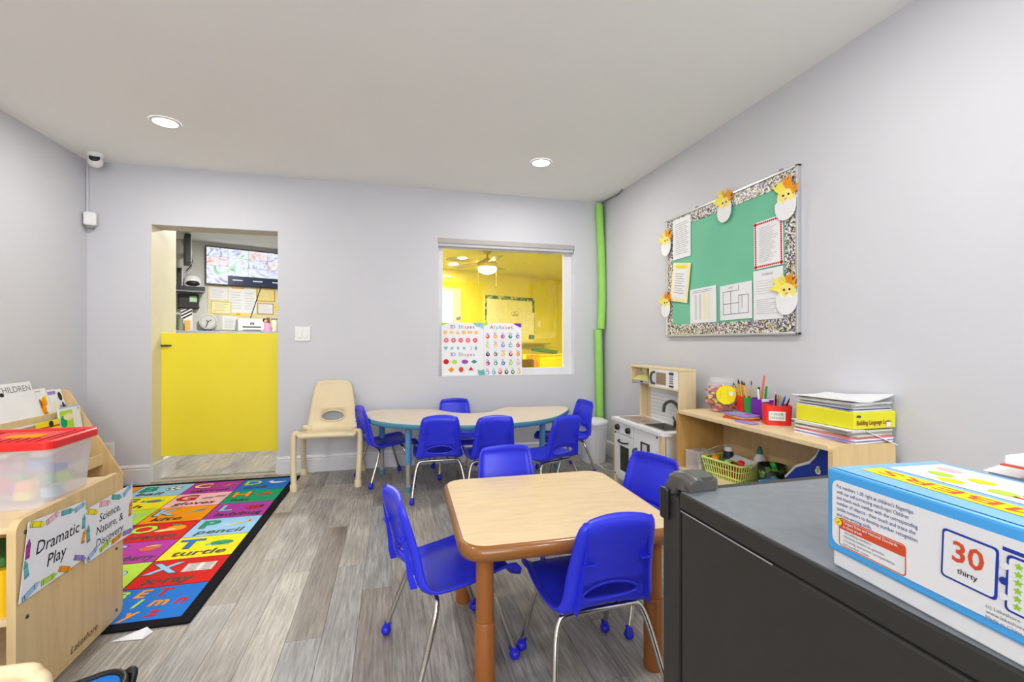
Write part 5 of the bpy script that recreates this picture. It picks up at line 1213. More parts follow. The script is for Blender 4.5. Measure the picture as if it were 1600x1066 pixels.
def chick(x, z, s, lab, seed):
    tt = thing('chick_craft', lab, 'craft', (0, 0, 0)); M = MBd @ T(x, z, 0.026)
    rr = random.Random(seed)
    a = MB(); pts = ell(0.05 * s, 0.055 * s, 24, 0, -0.03 * s); poly_ = [p for p in pts if p[1] < 0.004 * s]; poly_.sort(key=lambda p: math.atan2(p[1] + 0.03 * s, p[0]))
    top = [(0.05 * s, 0.012 * s), (0.03 * s, -0.008 * s), (0.01 * s, 0.010 * s), (-0.012 * s, -0.008 * s), (-0.032 * s, 0.012 * s), (-0.05 * s, -0.002 * s)]
    lo = [(0.05 * s * math.cos(R(q)), -0.02 * s + 0.055 * s * math.sin(R(q))) for q in range(180, 361, 15)]
    a.prism(lo + top, 0.004, 0.008, PAPER, M); lbl(a.build('egg_shell', tt), 'white paper egg shell')
    a = MB(); a.prism(ell(0.042 * s, 0.05 * s, 20, 0, 0.02 * s), 0.0, 0.004, mat('chick_yellow', (240, 226, 130), 0.8), M); b = a.build('chick_body', tt)
    fm = [mat('feather_orange', (244, 160, 40), 0.8), mat('feather_yellow', (240, 226, 90), 0.8)]
    for i in range(26):
        an = R(rr.uniform(10, 170)); r0 = 0.028 * s; r1 = rr.uniform(0.055, 0.082) * s; c, q = math.cos(an), math.sin(an); wv = 0.009 * s
        f = MB(); z0 = rr.uniform(0.004, 0.016)
        f.add([(r0 * c - wv * q, 0.02 * s + r0 * q + wv * c, 0.003), (r0 * c + wv * q, 0.02 * s + r0 * q - wv * c, 0.003), (r1 * c + wv * .4 * q, 0.02 * s + r1 * q - wv * .4 * c, z0), (r1 * c * 1.06, 0.02 * s + r1 * q * 1.06, z0), (r1 * c - wv * .4 * q, 0.02 * s + r1 * q + wv * .4 * c, z0)], [(0, 1, 2, 3, 4)], fm[0 if (math.cos(an) > -0.1) == (seed % 2 == 0) else 1], M)
        f.build('feather', b)
    for ex in (-0.012, 0.014):
        e = MB(); e.lathe([(0.005 * s, 0.004), (0.004 * s, 0.0065)], INK, 10, M @ T(ex * s, 0.026 * s, 0)); e.build('eye', b)
    e = MB(); e.prism([(-0.006 * s, 0.014 * s), (0.008 * s, 0.014 * s), (0.001 * s, 0.004 * s)], 0.004, 0.006, ORANGE, M); e.build('beak', b)
chick(0.012, 0.685, 1.15, 'yellow feather chick in paper egg below the top corner beside typed sheet', 2)
chick(0.63, 0.785, 1.2, 'yellow feather chick in paper egg at the middle of the board top', 4)
chick(BW - 0.068, 0.69, 1.3, 'large feather chick in paper egg above the red framed sheet', 6)
chick(0.008, 0.225, 1.1, 'yellow feather chick in paper egg below the tilted cream sheet', 8)
chick(BW - 0.062, 0.20, 1.3, 'feather chick in paper egg beside the schedule sheet', 10)

# ================================================================== POSTERS IN THE WINDOW
def tilt_frame(x0, w): return frame((x0, 4.152, 0.7755), (1, 0, 0), (0, 0.03, 0.475))
t = thing('shapes_poster', 'white 2D and 3D shapes poster board leaning in the window', 'poster', (0, 0, 0))
M = tilt_frame(0.432, 0.385); w, h = 0.385, 0.482
a = MB(); a.box((w / 2, h / 2, -0.004), (w, h, 0.007), PAPER, M); pb = a.build('board', t)
a = MB(); DOT = 0.0006; multi = [REDP, ORANGE, GREEN, MBLUE, MAG, VIOLET, TEALP]
def rainbow(a, s_, x, y, sz, M, stp):
    for i, ch in enumerate(s_):
        if ch != ' ': a.text(ch, x + i * stp, y, sz, multi[(i * 3) % 7], M, DOT, 0.006, 'C')
rainbow(a, '2D Shapes', 0.085, h - 0.052, 0.045, M, 0.026)
rainbow(a, '3D Shapes', 0.085, 0.178, 0.045, M, 0.026)
a.poly([(0, h), (0, h - 0.025), (0.03, h - 0.018), (0.06, h)], LIME, M, DOT); a.poly([(w, h), (w - 0.1, h), (w - 0.07, h - 0.03), (w - 0.02, h - 0.045), (w, h - 0.06)], LBLUE, M, DOT); a.poly([(w, 0), (w - 0.05, 0), (w - 0.06, 0.05), (w - 0.03, 0.045), (w, 0.055)], TEALP, M, DOT)
OP = mat('pale_orange_print', (244, 190, 110), 0.6); 
for i in range(6):
    cx = 0.035 + i * 0.056; cy = h - 0.088
    if i == 0: a.poly(ell(0.018, 0.018, 14, cx, cy), OP, M, DOT)
    elif i == 1: a.poly(ell(0.022, 0.012, 14, cx, cy), OP, M, DOT)
    elif i == 2: a.poly([(cx - 0.02, cy - 0.016), (cx + 0.02, cy - 0.016), (cx, cy + 0.02)], OP, M, DOT)
    elif i == 3: a.rect(cx - 0.017, cy - 0.017, cx + 0.017, cy + 0.017, OP, M, DOT)
    elif i == 4: a.rect(cx - 0.023, cy - 0.013, cx + 0.023, cy + 0.013, OP, M, DOT)
    else: a.poly(ell(0.02, 0.02, 5, cx, cy, 90), OP, M, DOT)
for i in range(5):
    cx = 0.042 + i * 0.066; cy = h - 0.16; a.poly(ell(0.022, 0.022, 16, cx, cy), mat('rose_print', (230, 90, 104), 0.6), M, DOT); a.poly(ell(0.010, 0.010, (5, 6, 4, 7, 3)[i], cx, cy, 90), PINK, M, DOT * 2)
for i in range(6):
    cx = 0.038 + i * 0.055; cy = h - 0.232
    if i == 3: a.poly(star(cx, cy, 0.018), TEALP, M, DOT)
    elif i == 4: a.poly([(cx + 0.018 * math.cos(R(q)), cy + 0.018 * math.sin(R(q))) for q in range(-100, 101, 20)] + [(cx + 0.004 + 0.008 * math.cos(R(q)), cy + 0.014 * math.sin(R(q))) for q in range(90, -91, -30)], TEALP, M, DOT)
    elif i == 0: a.poly([(cx, cy - 0.018), (cx + 0.019, cy + 0.006), (cx + 0.01, cy + 0.016), (cx, cy + 0.009), (cx - 0.01, cy + 0.016), (cx - 0.019, cy + 0.006)], TEALP, M, DOT)
    else: a.poly(ell(0.012 if i != 1 else 0.02, 0.018 if i != 1 else 0.012, (14, 4, 4, 14, 14, 10)[i], cx, cy, 45 if i == 1 else 0), TEALP, M, DOT)
for cx, cy, rx, ry, n_, m_ in ((0.04, 0.128, 0.024, 0.024, 18, REDP), (0.115, 0.126, 0.028, 0.020, 6, LIME), (0.21, 0.126, 0.032, 0.020, 8, mat('plum_print', (150, 70, 160), 0.6)), (0.295, 0.126, 0.032, 0.018, 4, mat('sea_print', (60, 140, 140), 0.6)), (0.085, 0.055, 0.028, 0.026, 4, ORANGE), (0.175, 0.055, 0.022, 0.026, 8, ORANGED), (0.265, 0.058, 0.022, 0.028, 3, REDP)):
    a.poly(ell(rx, ry, n_, cx, cy, 90 if n_ == 3 else 0), m_, M, DOT)
a.build('print', pb)['kind'] = 'stuff'
t = thing('alphabet_poster', 'white alphabet poster board leaning in the window', 'poster', (0, 0, 0))
M = tilt_frame(0.819, 0.36); w = 0.362
a = MB(); a.box((w / 2, h / 2, -0.004), (w, h, 0.007), PAPER, M); pb = a.build('board', t)
a = MB(); rainbow(a, 'Alphabet', 0.075, h - 0.055, 0.05, M, 0.028)
a.poly([(w, h), (w - 0.08, h), (w - 0.05, h - 0.022), (w - 0.012, h - 0.04), (w, h - 0.035)], PURPLE, M, DOT); a.poly([(0, h), (0, h - 0.03), (0.03, h - 0.02), (0.05, h)], LIME, M, DOT); a.poly([(0, 0), (0.012, 0), (0.0, 0.05)], TEALP, M, DOT)
rr = random.Random(9); pics = [REDP, ORANGE, MAG, GREEN, MBLUE, LIME, PINK, VIOLET, TEALP, ORANGED, NAVY, DGREEN, OP]
L26 = 'AaBbCcDdEeFfGgHhIiJjKkLlMmNnOoPpQqRrSsTtUuVvWwXxYyZz'; k = 0
for r in range(5):
    nc = 5 if r < 4 else 6
    for c in range(nc):
        cx = (c + 0.5) * w / nc; cy = h - 0.125 - r * 0.083
        a.text(L26[2 * k:2 * k + 2], cx, cy + 0.022, 0.024, rr.choice([INK, INKG, REDP, MBLUE]), M, DOT, 0.0, 'C')
        a.poly(ell(0.019, 0.019, 14, cx, cy), pics[k % 13], M, DOT); a.poly(ell(rr.uniform(.008, .013), rr.uniform(.006, .012), 10, cx + rr.uniform(-.006, .006), cy + rr.uniform(-.004, .006)), rr.choice([PAPER, PINK, PAPER, CREAMP]), M, DOT * 2); k += 1
    if r < 4: a.rect(0.02, h - 0.160 - r * 0.083, w - 0.02, h - 0.159 - r * 0.083, LBLUE, M, DOT)
a.build('print', pb)

# ================================================================== BLACK REFRIGERATOR
t = thing('compact_refrigerator', 'black compact refrigerator with reflection painted grey on its top beside the square table', 'refrigerator', (0, 0, 0))
GX0, GX1, GY0, GY1, GZ = 0.462, 0.945, 0.215, 0.665, 0.84
a = MB(); a.bb(GX0, GX1, GY0, GY1, 0.02, GZ - 0.03, BLACKM, bev=0.004); a.build('body', t)
a = MB(); a.bb(GX0 - 0.001, GX1 + 0.001, GY0, GY1 + 0.004, GZ - 0.028, GZ - 0.001, BLACKM, bev=0.003); a.build('top_rim', t)
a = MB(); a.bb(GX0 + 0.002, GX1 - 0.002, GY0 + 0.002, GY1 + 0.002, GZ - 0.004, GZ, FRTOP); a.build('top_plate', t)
a = MB(); a.bb(GX0, GX1, GY1 + 0.008, GY1 + 0.055, 0.03, GZ - 0.012, BLACKM, bev=0.006); a.build('door', t)
a = MB()
HG = mat('hinge_lit_black', (84, 82, 78), 0.3)  # black hinge, the light on it painted in as grey
a.tube(spline([(0.478, GY1 + 0.045, GZ - 0.045), (0.478, GY1 + 0.043, GZ - 0.012), (0.480, GY1 + 0.030, GZ + 0.010), (0.482, GY1 + 0.010, GZ + 0.014), (0.484, GY1 - 0.012, GZ + 0.008)], 6), [0.016] * 24 + [0.015], HG, 12)
hg = a.build('hinge_cover', t)
a = MB(); a.prism(rrect(0.07, 0.058, 0.016, 5, 0.500, GY1 + 0.022), GZ + 0.001, GZ + 0.017, HG); a.prism(rrect(0.060, 0.048, 0.016, 5, 0.500, GY1 + 0.022), GZ + 0.017, GZ + 0.022, HG); a.build('hinge_cap', hg)
a = MB(); a.box((GX0 - 0.004, GY1 + 0.040, GZ - 0.03), (0.010, 0.022, 0.055), BLACKP, bev=0.004); a.build('hinge_pin', hg)
for xx in (GX0 + 0.04, GX1 - 0.04):
    for yy in (GY0 + 0.04, GY1 - 0.04): a = MB(); a.lathe([(0.018, 0), (0.016, 0.022)], BLACKP, 12, T(xx, yy, 0)); a.build('foot', t)
a = MB(); a.tube([(GX0 - 0.0018, GY1 - 0.002, GZ - 0.030), (GX0 - 0.0018, GY0 + 0.26, GZ - 0.030)], 0.0011, ALU, 5); a.build('trim_line', t)

# numbers box: left long face carries the print; local x runs from its far end to the camera
ang = math.atan2(-0.175, -0.012)
BL, BWd, BHt = 0.335, 0.148, 0.108
ux = Vector((math.cos(ang), math.sin(ang), 0)); vy = Vector((-ux.y, ux.x, 0))       # vy points to +x (depth of box)
t = thing('number_box', 'light blue NUMBERS puzzle box on top of the black refrigerator', 'game box', (0, 0, 0))
O = Vector((0.473, 0.411, GZ + 0.0005))
MBX = frame(O, ux, (0, 0, 1))                       # x along face, y up, n outward (towards -x)
BOXW = mat('box_white', (226, 226, 228), 0.35, var=0.01)
a = MB(); a.box((BL / 2, 0.045, -BWd / 2 - 0.002), (BL - 0.006, 0.09, BWd - 0.006), BOXW, MBX, bev=0.002); lbl(a.build('tray', t), 'white lower tray of the box')
a = MB(); a.box((BL / 2, 0.063, -BWd / 2), (BL, 0.090, BWd), SKY, MBX, bev=0.003); lid = a.build('lid', t)
BLB = mat('box_light_blue', (120, 180, 232), 0.35)
a = MB(); Z0 = 0.0012
a.prism(rrect(BL - 0.016, 0.070, 0.008, 4, BL / 2 + 0.0, 0.0625), 0.0004, 0.0012, BOXW, MBX)
tl = ["Put numbers 1-30 right at children's fingertips", "with our self-correcting match-ups! Children", "just match each number with the corresponding", "number of objects - then touch and trace the", "tactile numbers to develop number recognition", "and pre-writing skills."]
wd_l = [0.080, 0.076, 0.084, 0.082, 0.084, 0.040]
for i, s_ in enumerate(tl): a.text(s_, 0.014, 0.0895 - i * 0.0061, 0.0056, INKB, MBX, 0.0016, 0.0, 'L', width=wd_l[i])
def outline(a, pts, r, m, M, z): a.tube([(p[0], p[1], z) for p in pts], r, m, 4, M, closed=True)
a.prism(rrect(0.070, 0.010, 0.002, 2, 0.052, 0.0515), 0.0013, 0.0017, ORANGED, MBX)
outline(a, rrect(0.070, 0.029, 0.003, 3, 0.052, 0.043), 0.0006, ORANGED, MBX, 0.0012)
a.poly(ell(0.0045, 0.0045, 16, 0.0165, 0.053), ORANGED, MBX, 0.0019); a.poly(ell(0.0039, 0.0039, 16, 0.0165, 0.053), YEL, MBX, 0.0021); a.poly([(0.0145, 0.053), (0.0162, 0.051), (0.019, 0.0555), (0.0162, 0.0525)], DGREEN, MBX, 0.0023)
a.text('Targets State and National Standards', 0.022, 0.0532, 0.0042, PAPER, MBX, 0.0020, 0.008, 'L', width=0.058); a.text('in these areas:', 0.022, 0.0488, 0.0042, PAPER, MBX, 0.0020, 0.008, 'L', width=0.022)
for i, s_ in enumerate(('- Identifying numbers', '- Matching numbers to quantities', '- Counting, one-to-one correspondence', '  and number sense')): a.text(s_, 0.021, 0.0428 - i * 0.0042, 0.0038, INKG, MBX, 0.0016, 0, 'L', width=(0.032, 0.046, 0.056, 0.030)[i])
Mc = MBX @ T(0.138, 0.066, 0) @ RZ(-2)
a.prism(rrect(0.040, 0.042, 0.003, 3, 0, 0), 0.0012, 0.0018, DBLUE, Mc); a.prism(rrect(0.0365, 0.0385, 0.0025, 3, 0, 0), 0.0018, 0.0022, BOXW, Mc)
a.text('30', 0, -0.003, 0.024, ORANGED, Mc, 0.0025, 0.02, 'C'); a.text('thirty', 0, -0.0125, 0.0065, INK, Mc, 0.0025, 0.01, 'C')
Mc2 = MBX @ T(0.192, 0.062, 0) @ RZ(-2)
a.prism([(-0.032, 0.0235), (0.045, 0.0235), (0.045, 0.027), (-0.032, 0.0265)], 0.0010, 0.0014, DBLUE, Mc2)
a.prism(rrect(0.058, 0.044, 0.003, 3, 0, 0), 0.0012, 0.0018, DBLUE, Mc2); a.prism(rrect(0.0545, 0.0405, 0.0025, 3, 0, 0), 0.0018, 0.0022, BOXW, Mc2)
for i in range(5):
    for j in range(6): a.poly(star(-0.021 + i * 0.0105, -0.0155 + j * 0.0062, 0.0032), mat('star_green', (140, 196, 40), 0.5), Mc2, 0.0025)
for j in range(3): a.prism(ell(0.003, 0.003, 10, -0.0300, 0.012 - j * 0.012), 0.0019, 0.0024, DBLUE if j % 2 else BOXW, Mc2)
for i, s_ in enumerate(('(c) Lakeshore  Carson, CA 90895', 'www.lakeshorelearning.com', 'Made in China')): a.text(s_, 0.150, 0.036 - i * 0.0045, 0.004, INKG, MBX, 0.0016, 0, 'L')
a.build('side_print', lid)
MT = frame(O + Vector((0, 0, 0.1082)), ux, vy); tp = MB()     # top face: x along, y toward +x ... n up
if MT.col[2].z < 0: MT = frame(O + Vector((0, 0, 0.1082)), -ux, vy)
sgn = 1 if (MT.col[0].to_3d() - ux).length < 0.1 else -1
def tx_(v): return v if sgn > 0 else -v
def trect(x0, x1, y0, y1, m, z): tp.rect(min(tx_(x0), tx_(x1)), y0, max(tx_(x0), tx_(x1)), y1, m, MT, z)
trect(0.004, BL - 0.004, 0.004, BWd - 0.004, BLB, 0.0005)
trect(0.018, 0.26, 0.026, 0.052, YEL, 0.0009)
trect(0.018, 0.15, 0.062, 0.135, PAPER, 0.0009); trect(0.17, 0.31, 0.062, 0.135, PAPER, 0.0009)
tp.text('NUMBERS', 0, -0.008, 0.022, ORANGED, MT @ T(tx_(0.139), 0.039, 0) @ (RZ(180) if sgn > 0 else T()), 0.0012, 0.0, 'C', width=0.22)
for x, y, m_ in ((0.04, 0.115, PINK), (0.05, 0.09, LIME), (0.08, 0.10, YEL), (0.11, 0.08, LIME), (0.07, 0.075, YEL)): tp.poly(ell(0.012, 0.008, 10, tx_(x), y), m_, MT, 0.0013)
tp.text('5', tx_(0.125), 0.075, 0.03, REDP, MT, 0.0013, 0.01, 'C'); tp.text('8', tx_(0.22), 0.08, 0.04, REDP, MT, 0.0013, 0.01, 'C')
tp.build('top_print', lid)
# papers and a book to the right of the box
t = thing('paper_ream', 'white stack of paper beside the NUMBERS box on the refrigerator', 'papers', (0, 0, 0))
a = MB(); a.box((0.745, 0.285, GZ + 0.0535), (0.215, 0.15, 0.105), PAPER, T(0, 0, 0.0005), bev=0.002); a.build('stack', t)
a = MB(); a.add([(0.63, 0.36, 0.9475), (0.86, 0.36, 0.9475), (0.86, 0.235, 0.953), (0.63, 0.235, 0.9475), (0.74, 0.372, 0.957)], [(0, 4, 3), (4, 1, 2), (4, 2, 3)], PAPER); a.build('top_sheet', t)
t = thing('hardcover_book', 'white book with orange bottom edge on the paper stack', 'book', (0, 0, 0))
Q = T(0.735, 0.275, 0.9625) @ RZ(2)
a = MB(); a.box((0, 0, 0.0045), (0.235, 0.125, 0.0095), PAPER, Q, bev=0.001); a.build('pages', t)
a = MB(); a.box((0, 0, -0.001), (0.24, 0.13, 0.0016), ORANGED, Q); lbl(a.build('cover', t), 'orange book cover')

# ================================================================== OFFICE BEYOND THE DOOR
FF = farframe()
t = thing('television', 'wall television showing a grid of camera views in the office', 'television', (0, 0, 0))
M = farframe(0.148, 1.86, 0.06); w, h = 1.02, 0.525
a = MB(); a.box((w / 2, h / 2, -0.02), (w, h, 0.035), BLACKP, M, bev=0.004); tv = a.build('tv_body', t)
a = MB(); a.box((w / 2, h / 2, -0.05), (0.3, 0.3, 0.03), BLACKP, M); a.build('wall_mount', t)
SC1 = screen_mat('camera_view_a', [(120, 130, 150), (214, 220, 240), (240, 242, 255), (150, 160, 190), (235, 235, 245)], 7, 1.0)
SC2 = screen_mat('camera_view_b', [(90, 140, 110), (190, 230, 205), (240, 244, 255), (206, 214, 235), (120, 130, 160)], 6, 1.0)
SC3 = screen_mat('camera_view_c', [(90, 80, 100), (230, 205, 205), (240, 240, 255), (226, 170, 120), (235, 235, 245)], 8, 1.0)
SCB = mat('blank_view', (26, 34, 62), 0.3, emit=0.5)
sw, sh = (w - 0.03) / 4, (h - 0.036) / 4
for r in range(4):
    for c in range(4):
        bl_ = r == 3 and c > 0
        a = MB(); x0 = 0.012 + c * (sw + 0.002); y0 = h - 0.014 - (r + 1) * (sh + 0.002)
        a.rect(x0, y0, x0 + sw, y0 + sh, SCB if bl_ else (SC1, SC2, SC3)[(r * 2 + c * (1 + r)) % 3], M, 0.0)
        if bl_: a.rect(x0 + sw * .22, y0 + sh * .5, x0 + sw * .72, y0 + sh * .62, mat('screen_caption', (190, 196, 205), 0.3, emit=0.7), M, 0.001)
        a.V = [v + FN * 0.0 for v in a.V]
        for i_ in range(len(a.V)): a.V[i_] = a.V[i_]
        o = a.build('camera_tile', tv)
# screen tiles sit just in front of the body
for o in tv.children: o.location = FN * 0.0
a = MB(); a.tube([far(0.82, 1.865, 0.03), far(0.76, 1.66, 0.025), far(0.69, 1.42, 0.02)], 0.006, BLACKP, 6); tag(a.build('power_cable'), 'black cable hanging below the office television', 'cable')

t = thing('cork_board', 'pale office notice board below the television', 'notice board', (0, 0, 0))
a = MB(); a.box((0.66, 1.54, 0.008), (0.96, 0.60, 0.016), mat('board_cream', (226, 214, 170), 0.7), FF); a.build('panel', t)
def onote(s0, z0, s1, z1, m, deco, lab, name='notice_sheet', cat='paper', off=0.018, fr=None):
    tt = thing(name, lab, cat, (0, 0, 0)); M = farframe(s0, z1, off); w, h = s1 - s0, z0 - z1
    a = MB(); a.box((w / 2, h / 2, 0.001), (w, h, 0.002), fr or m, M); b = a.build('frame' if fr else 'sheet', tt)
    a = MB(); k = 0.014 if fr else 0.0
    if fr: a.rect(k, k, w - k, h - k, m, M, 0.0030)
    deco(a, w, h, M @ T(0, 0, 0.0042)); a.build('print', b)
def o_lines(a, w, h, M): a.lines(w * .12, h * .12, w * .88, h * .88, 7, PAPERG, M, 0, 0.3)
def o_seal(a, w, h, M): a.lines(w * .2, h * .2, w * .85, h * .85, 5, INKG, M, 0, 0.12); a.poly(ell(0.018, 0.026, 12, w * .18, h * .22), PAPERY, M, 0.0005)
GOLD = mat('gold_frame', (186, 150, 70), 0.4); YFR = mat('pale_gold_frame', (206, 196, 130), 0.5)
onote(0.20, 1.822, 0.408, 1.665, PAPER, o_lines, 'white letter beside the television corner on the notice board')
onote(0.212, 1.64, 0.455, 1.46, CREAMP, o_seal, 'framed cream certificate on the notice board', 'certificate', 'certificate', 0.019, YFR)
onote(0.425, 1.836, 0.60, 1.49, PAPER, o_lines, 'tall white sheet with orange header on the notice board')
onote(0.455, 1.848, 0.61, 1.825, mat('orange_strip', (208, 150, 50), 0.5), lambda a, w, h, M: None, 'orange header strip above the tall white sheet', off=0.024)
onote(0.60, 1.83, 0.76, 1.49, PAPER, o_lines, 'narrow white sheet beside the tall white sheet')
onote(0.47, 1.49, 0.70, 1.445, PAPERY, lambda a, w, h, M: a.poly(ell(0.03, 0.012, 10, w * .3, h * .5), ORANGE, M, 0), 'orange yellow strip below the tall white sheet')
onote(0.766, 1.85, 1.008, 1.662, PAPERY, o_lines, 'gold framed yellow certificate below the television', 'certificate', 'certificate', 0.019, GOLD)
onote(0.775, 1.64, 0.99, 1.475, PAPER, o_lines, 'dark gold framed white certificate above the printer', 'certificate', 'certificate', 0.019, GOLD)
onote(1.01, 1.62, 1.06, 1.53, YEL, lambda a, w, h, M: None, 'small bright yellow note at the notice board edge')
onote(0.20, 1.44, 0.34, 1.25, PAPERG, o_lines, 'grey sheet behind the office clock', off=0.018)
onote(0.348, 1.436, 0.523, 1.25, PAPER, o_lines, 'white sheet beside the office printer', off=0.018)
t = thing('office_counter', 'grey office counter below the notice board', 'counter', (0, 0, 0))
a = MB(); a.box((0.55, 1.205, 0.28), (1.5, 0.03, 0.55), mat('counter_grey', (150, 158, 164), 0.4), FF, bev=0.003); a.build('counter_top', t)
for s_ in (-0.1, 1.2):
    a = MB(); a.box((s_, 0.595, 0.27), (0.04, 1.19, 0.5), OFFW, FF); a.build('support', t)
ZCn = 1.2215
t = thing('printer', 'white inkjet printer on the office counter', 'printer', (0, 0, 0)); M = farframe(0.49, ZCn, 0.36)
a = MB(); a.box((0.16, 0.088, -0.11), (0.32, 0.172, 0.22), WHITE, M, bev=0.014); pr = a.build('body', t)
a = MB(); a.box((0.165, 0.06, 0.001), (0.225, 0.016, 0.004), INK, M); a.build('paper_slot', pr)
a = MB(); a.box((0.165, 0.030, 0.02), (0.21, 0.012, 0.05), WHITE, M, bev=0.003); a.build('output_tray', pr)
a = MB(); a.prism(rrect(0.05, 0.032, 0.008, 4, 0.17, 0.105), 0.0003, 0.0014, DGREY, M); a.text('hp', 0.17, 0.097, 0.026, PAPERG, M, 0.0018, 0.01, 'C', 0.2); a.build('logo', pr)
t = thing('doll', 'small doll in pink dress beside the office printer', 'doll', (0, 0, 0)); M = farframe(0.845, ZCn, 0.36) @ RX(-90)
a = MB(); a.lathe([(0.055, 0.0), (0.05, 0.03), (0.03, 0.09), (0.022, 0.115), (0.012, 0.122)], mat('pink_dress', (232, 150, 196), 0.6), 16, M, cap1=True); a.build('dress', t)
a = MB(); a.ball((-0.025, 0, 0.148), 0.026, SKIN, M); hdd = a.build('head', t)
a = MB(); a.ball((-0.032, 0.006, 0.155), 0.029, HAIR, M, sc=(1.0, 0.95, 1.0)); a.build('hair', hdd)
a = MB(); a.tube([(0.02, 0, 0.105), (0.05, -0.01, 0.07), (0.058, -0.015, 0.04)], 0.008, SKIN, 6, M); a.build('arm', t)
t = thing('lidded_jar', 'glass jar with dark lid on the office counter', 'jar', (0, 0, 0)); M = farframe(0.935, ZCn, 0.34) @ RX(-90)
a = MB(); a.lathe([(0.036, 0), (0.04, 0.01), (0.04, 0.15), (0.036, 0.165)], mat('jar_fill', (226, 222, 196), 0.3), 18, M); a.build('body', t)
a = MB(); a.lathe([(0.04, 0.165), (0.04, 0.185)], GREYB, 18, M); a.build('lid', t)
a = MB(); a.lathe([(0.02, 0), (0.022, 0.19), (0.016, 0.2)], mat('wooden_brush', (120, 84, 60), 0.5), 12, farframe(0.875, ZCn, 0.25) @ RX(-90)); tag(a.build('wooden_post'), 'thin brown wooden figure behind the doll', 'figure')
t = thing('desk_clock', 'round white clock with black hands in the office', 'clock', (0, 0, 0)); M = farframe(0.176, 1.352, 0.10)
a = MB(); a.lathe([(0.102, -0.02), (0.106, -0.005), (0.102, 0.006), (0.094, 0.006)], WHITE, 36, M, cap1=False); a.build('rim', t)
a = MB(); a.lathe([(0.094, -0.01), (0.094, 0.001)], PAPERG, 36, M); fc_ = a.build('face', t)
a = MB(); a.lathe([(0.093, 0.0015), (0.089, 0.002)], INK, 36, M, cap0=False, cap1=False); a.build('minute_ring', fc_)
for a0, L_ in ((-110, 0.08), (35, 0.045), (150, 0.03)):
    q = MB(); q.box((L_ / 2, 0, 0.006), (L_, 0.010, 0.002), INK, M @ RZ(a0)); q.build('hand', fc_)
a = MB(); a.box((0, -0.118, -0.005), (0.09, 0.03, 0.05), BLACKP, M, bev=0.008); a.build('stand', t)
# floating shelf and things about it
t = thing('floating_shelf', 'black fronted floating shelf with grey underside in the office', 'shelf', (0, 0, 0))
a = MB(); a.box((-0.12, 1.75, 0.13), (0.50, 0.04, 0.24), GREYB, FF); a.build('board', t)
a = MB(); a.box((-0.12, 1.775, 0.254), (0.50, 0.05, 0.012), BLACKP, FF); lbl(a.build('front_edge', t), 'black front edge')
t = thing('toy_helmet', 'white dome helmet with black visor on the office shelf', 'helmet', (0, 0, 0)); M = farframe(0.0, 1.7715, 0.14) @ RX(-90)
a = MB(); a.lathe([(0.085, 0.03), (0.095, 0.07), (0.095, 0.11), (0.08, 0.155), (0.045, 0.185), (0.001, 0.192)], WHITE, 24, M, cap1=False); a.build('dome', t)
a = MB(); a.ball((0, -0.02, 0.075), 0.09, BLACKP, M, 16, (0.95, 0.95, 0.72)); a.build('visor', t)
a = MB(); a.lathe([(0.085, 0.0), (0.085, 0.012), (0.075, 0.03)], GREYB, 24, M); a.build('base', t)
t = thing('wall_router', 'tall black wall monitor seen edge-on above the office shelf', 'monitor', (0, 0, 0))
a = MB(); a.box((-0.075, 2.23, 0.46), (0.06, 0.36, 0.30), BLACKP, FF, bev=0.004); a.build('casing', t)
a = MB(); a.box((-0.075, 2.23, 0.16), (0.03, 0.06, 0.30), GREYB, FF); a.build('wall_arm', t)
a = MB(); a.box((-0.04, 2.23, 0.46), (0.008, 0.34, 0.28), PAPERG, FF); a.build('rear_cover', t)
t = thing('network_box', 'black network box standing on the office shelf', 'electronics', (0, 0, 0))
a = MB(); a.box((-0.145, 1.90, 0.20), (0.05, 0.255, 0.10), BLACKP, FF, bev=0.004); a.build('casing', t)
a = MB(); a.box((-0.116, 1.90, 0.20), (0.008, 0.23, 0.09), WHITE, FF); a.build('side_label', t)
t = thing('wall_plug', 'black plug adapter high on the office wall', 'plug', (0, 0, 0))
a = MB(); a.box((-0.075, 2.40, 0.04), (0.04, 0.06, 0.08), BLACKP, FF, bev=0.004); a.build('adapter', t)
a = MB(); a.tube(spline([far(-0.05, 2.42, 0.05), far(-0.01, 2.36, 0.03), far(-0.04, 2.27, 0.03), far(0.0, 2.18, 0.03), far(-0.01, 2.10, 0.03), far(-0.06, 2.02, 0.06)], 6), 0.006, BLACKP, 6); tag(a.build('hanging_cable'), 'black cable dangling on the office wall', 'cable')
a = MB(); a.tube(spline([far(-0.06, 2.38, 0.065), far(0.0, 2.27, 0.05), far(-0.03, 2.18, 0.05), far(0.01, 2.08, 0.05), far(-0.05, 1.99, 0.08)], 6), 0.006, WHITE, 6); tag(a.build('hanging_cable'), 'white cable looping on the office wall', 'cable')
t = thing('hanging_organizer', 'black hanging organizer with green note under the office shelf', 'organizer', (0, 0, 0))
a = MB(); a.box((-0.04, 1.615, 0.06), (0.23, 0.20, 0.08), BLACKP, FF, bev=0.01); a.build('pouch', t)
a = MB(); a.box((0.01, 1.645, 0.102), (0.08, 0.075, 0.003), mat('mint_note', (176, 214, 170), 0.6), FF); a.build('note', t)
a = MB(); a.box((-0.04, 1.54, 0.07), (0.24, 0.02, 0.09), mat('dark_brown', (70, 52, 40), 0.6), FF, bev=0.004); a.build('bottom_bar', t)
t = thing('striped_folder', 'black and white striped folder on the office counter', 'folder', (0, 0, 0)); M = farframe(-0.115, ZCn, 0.14)
a = MB(); a.box((0.05, 0.145, 0.0), (0.125, 0.29, 0.04), PAPER, M, bev=0.003); fo = a.build('folder_body', t)
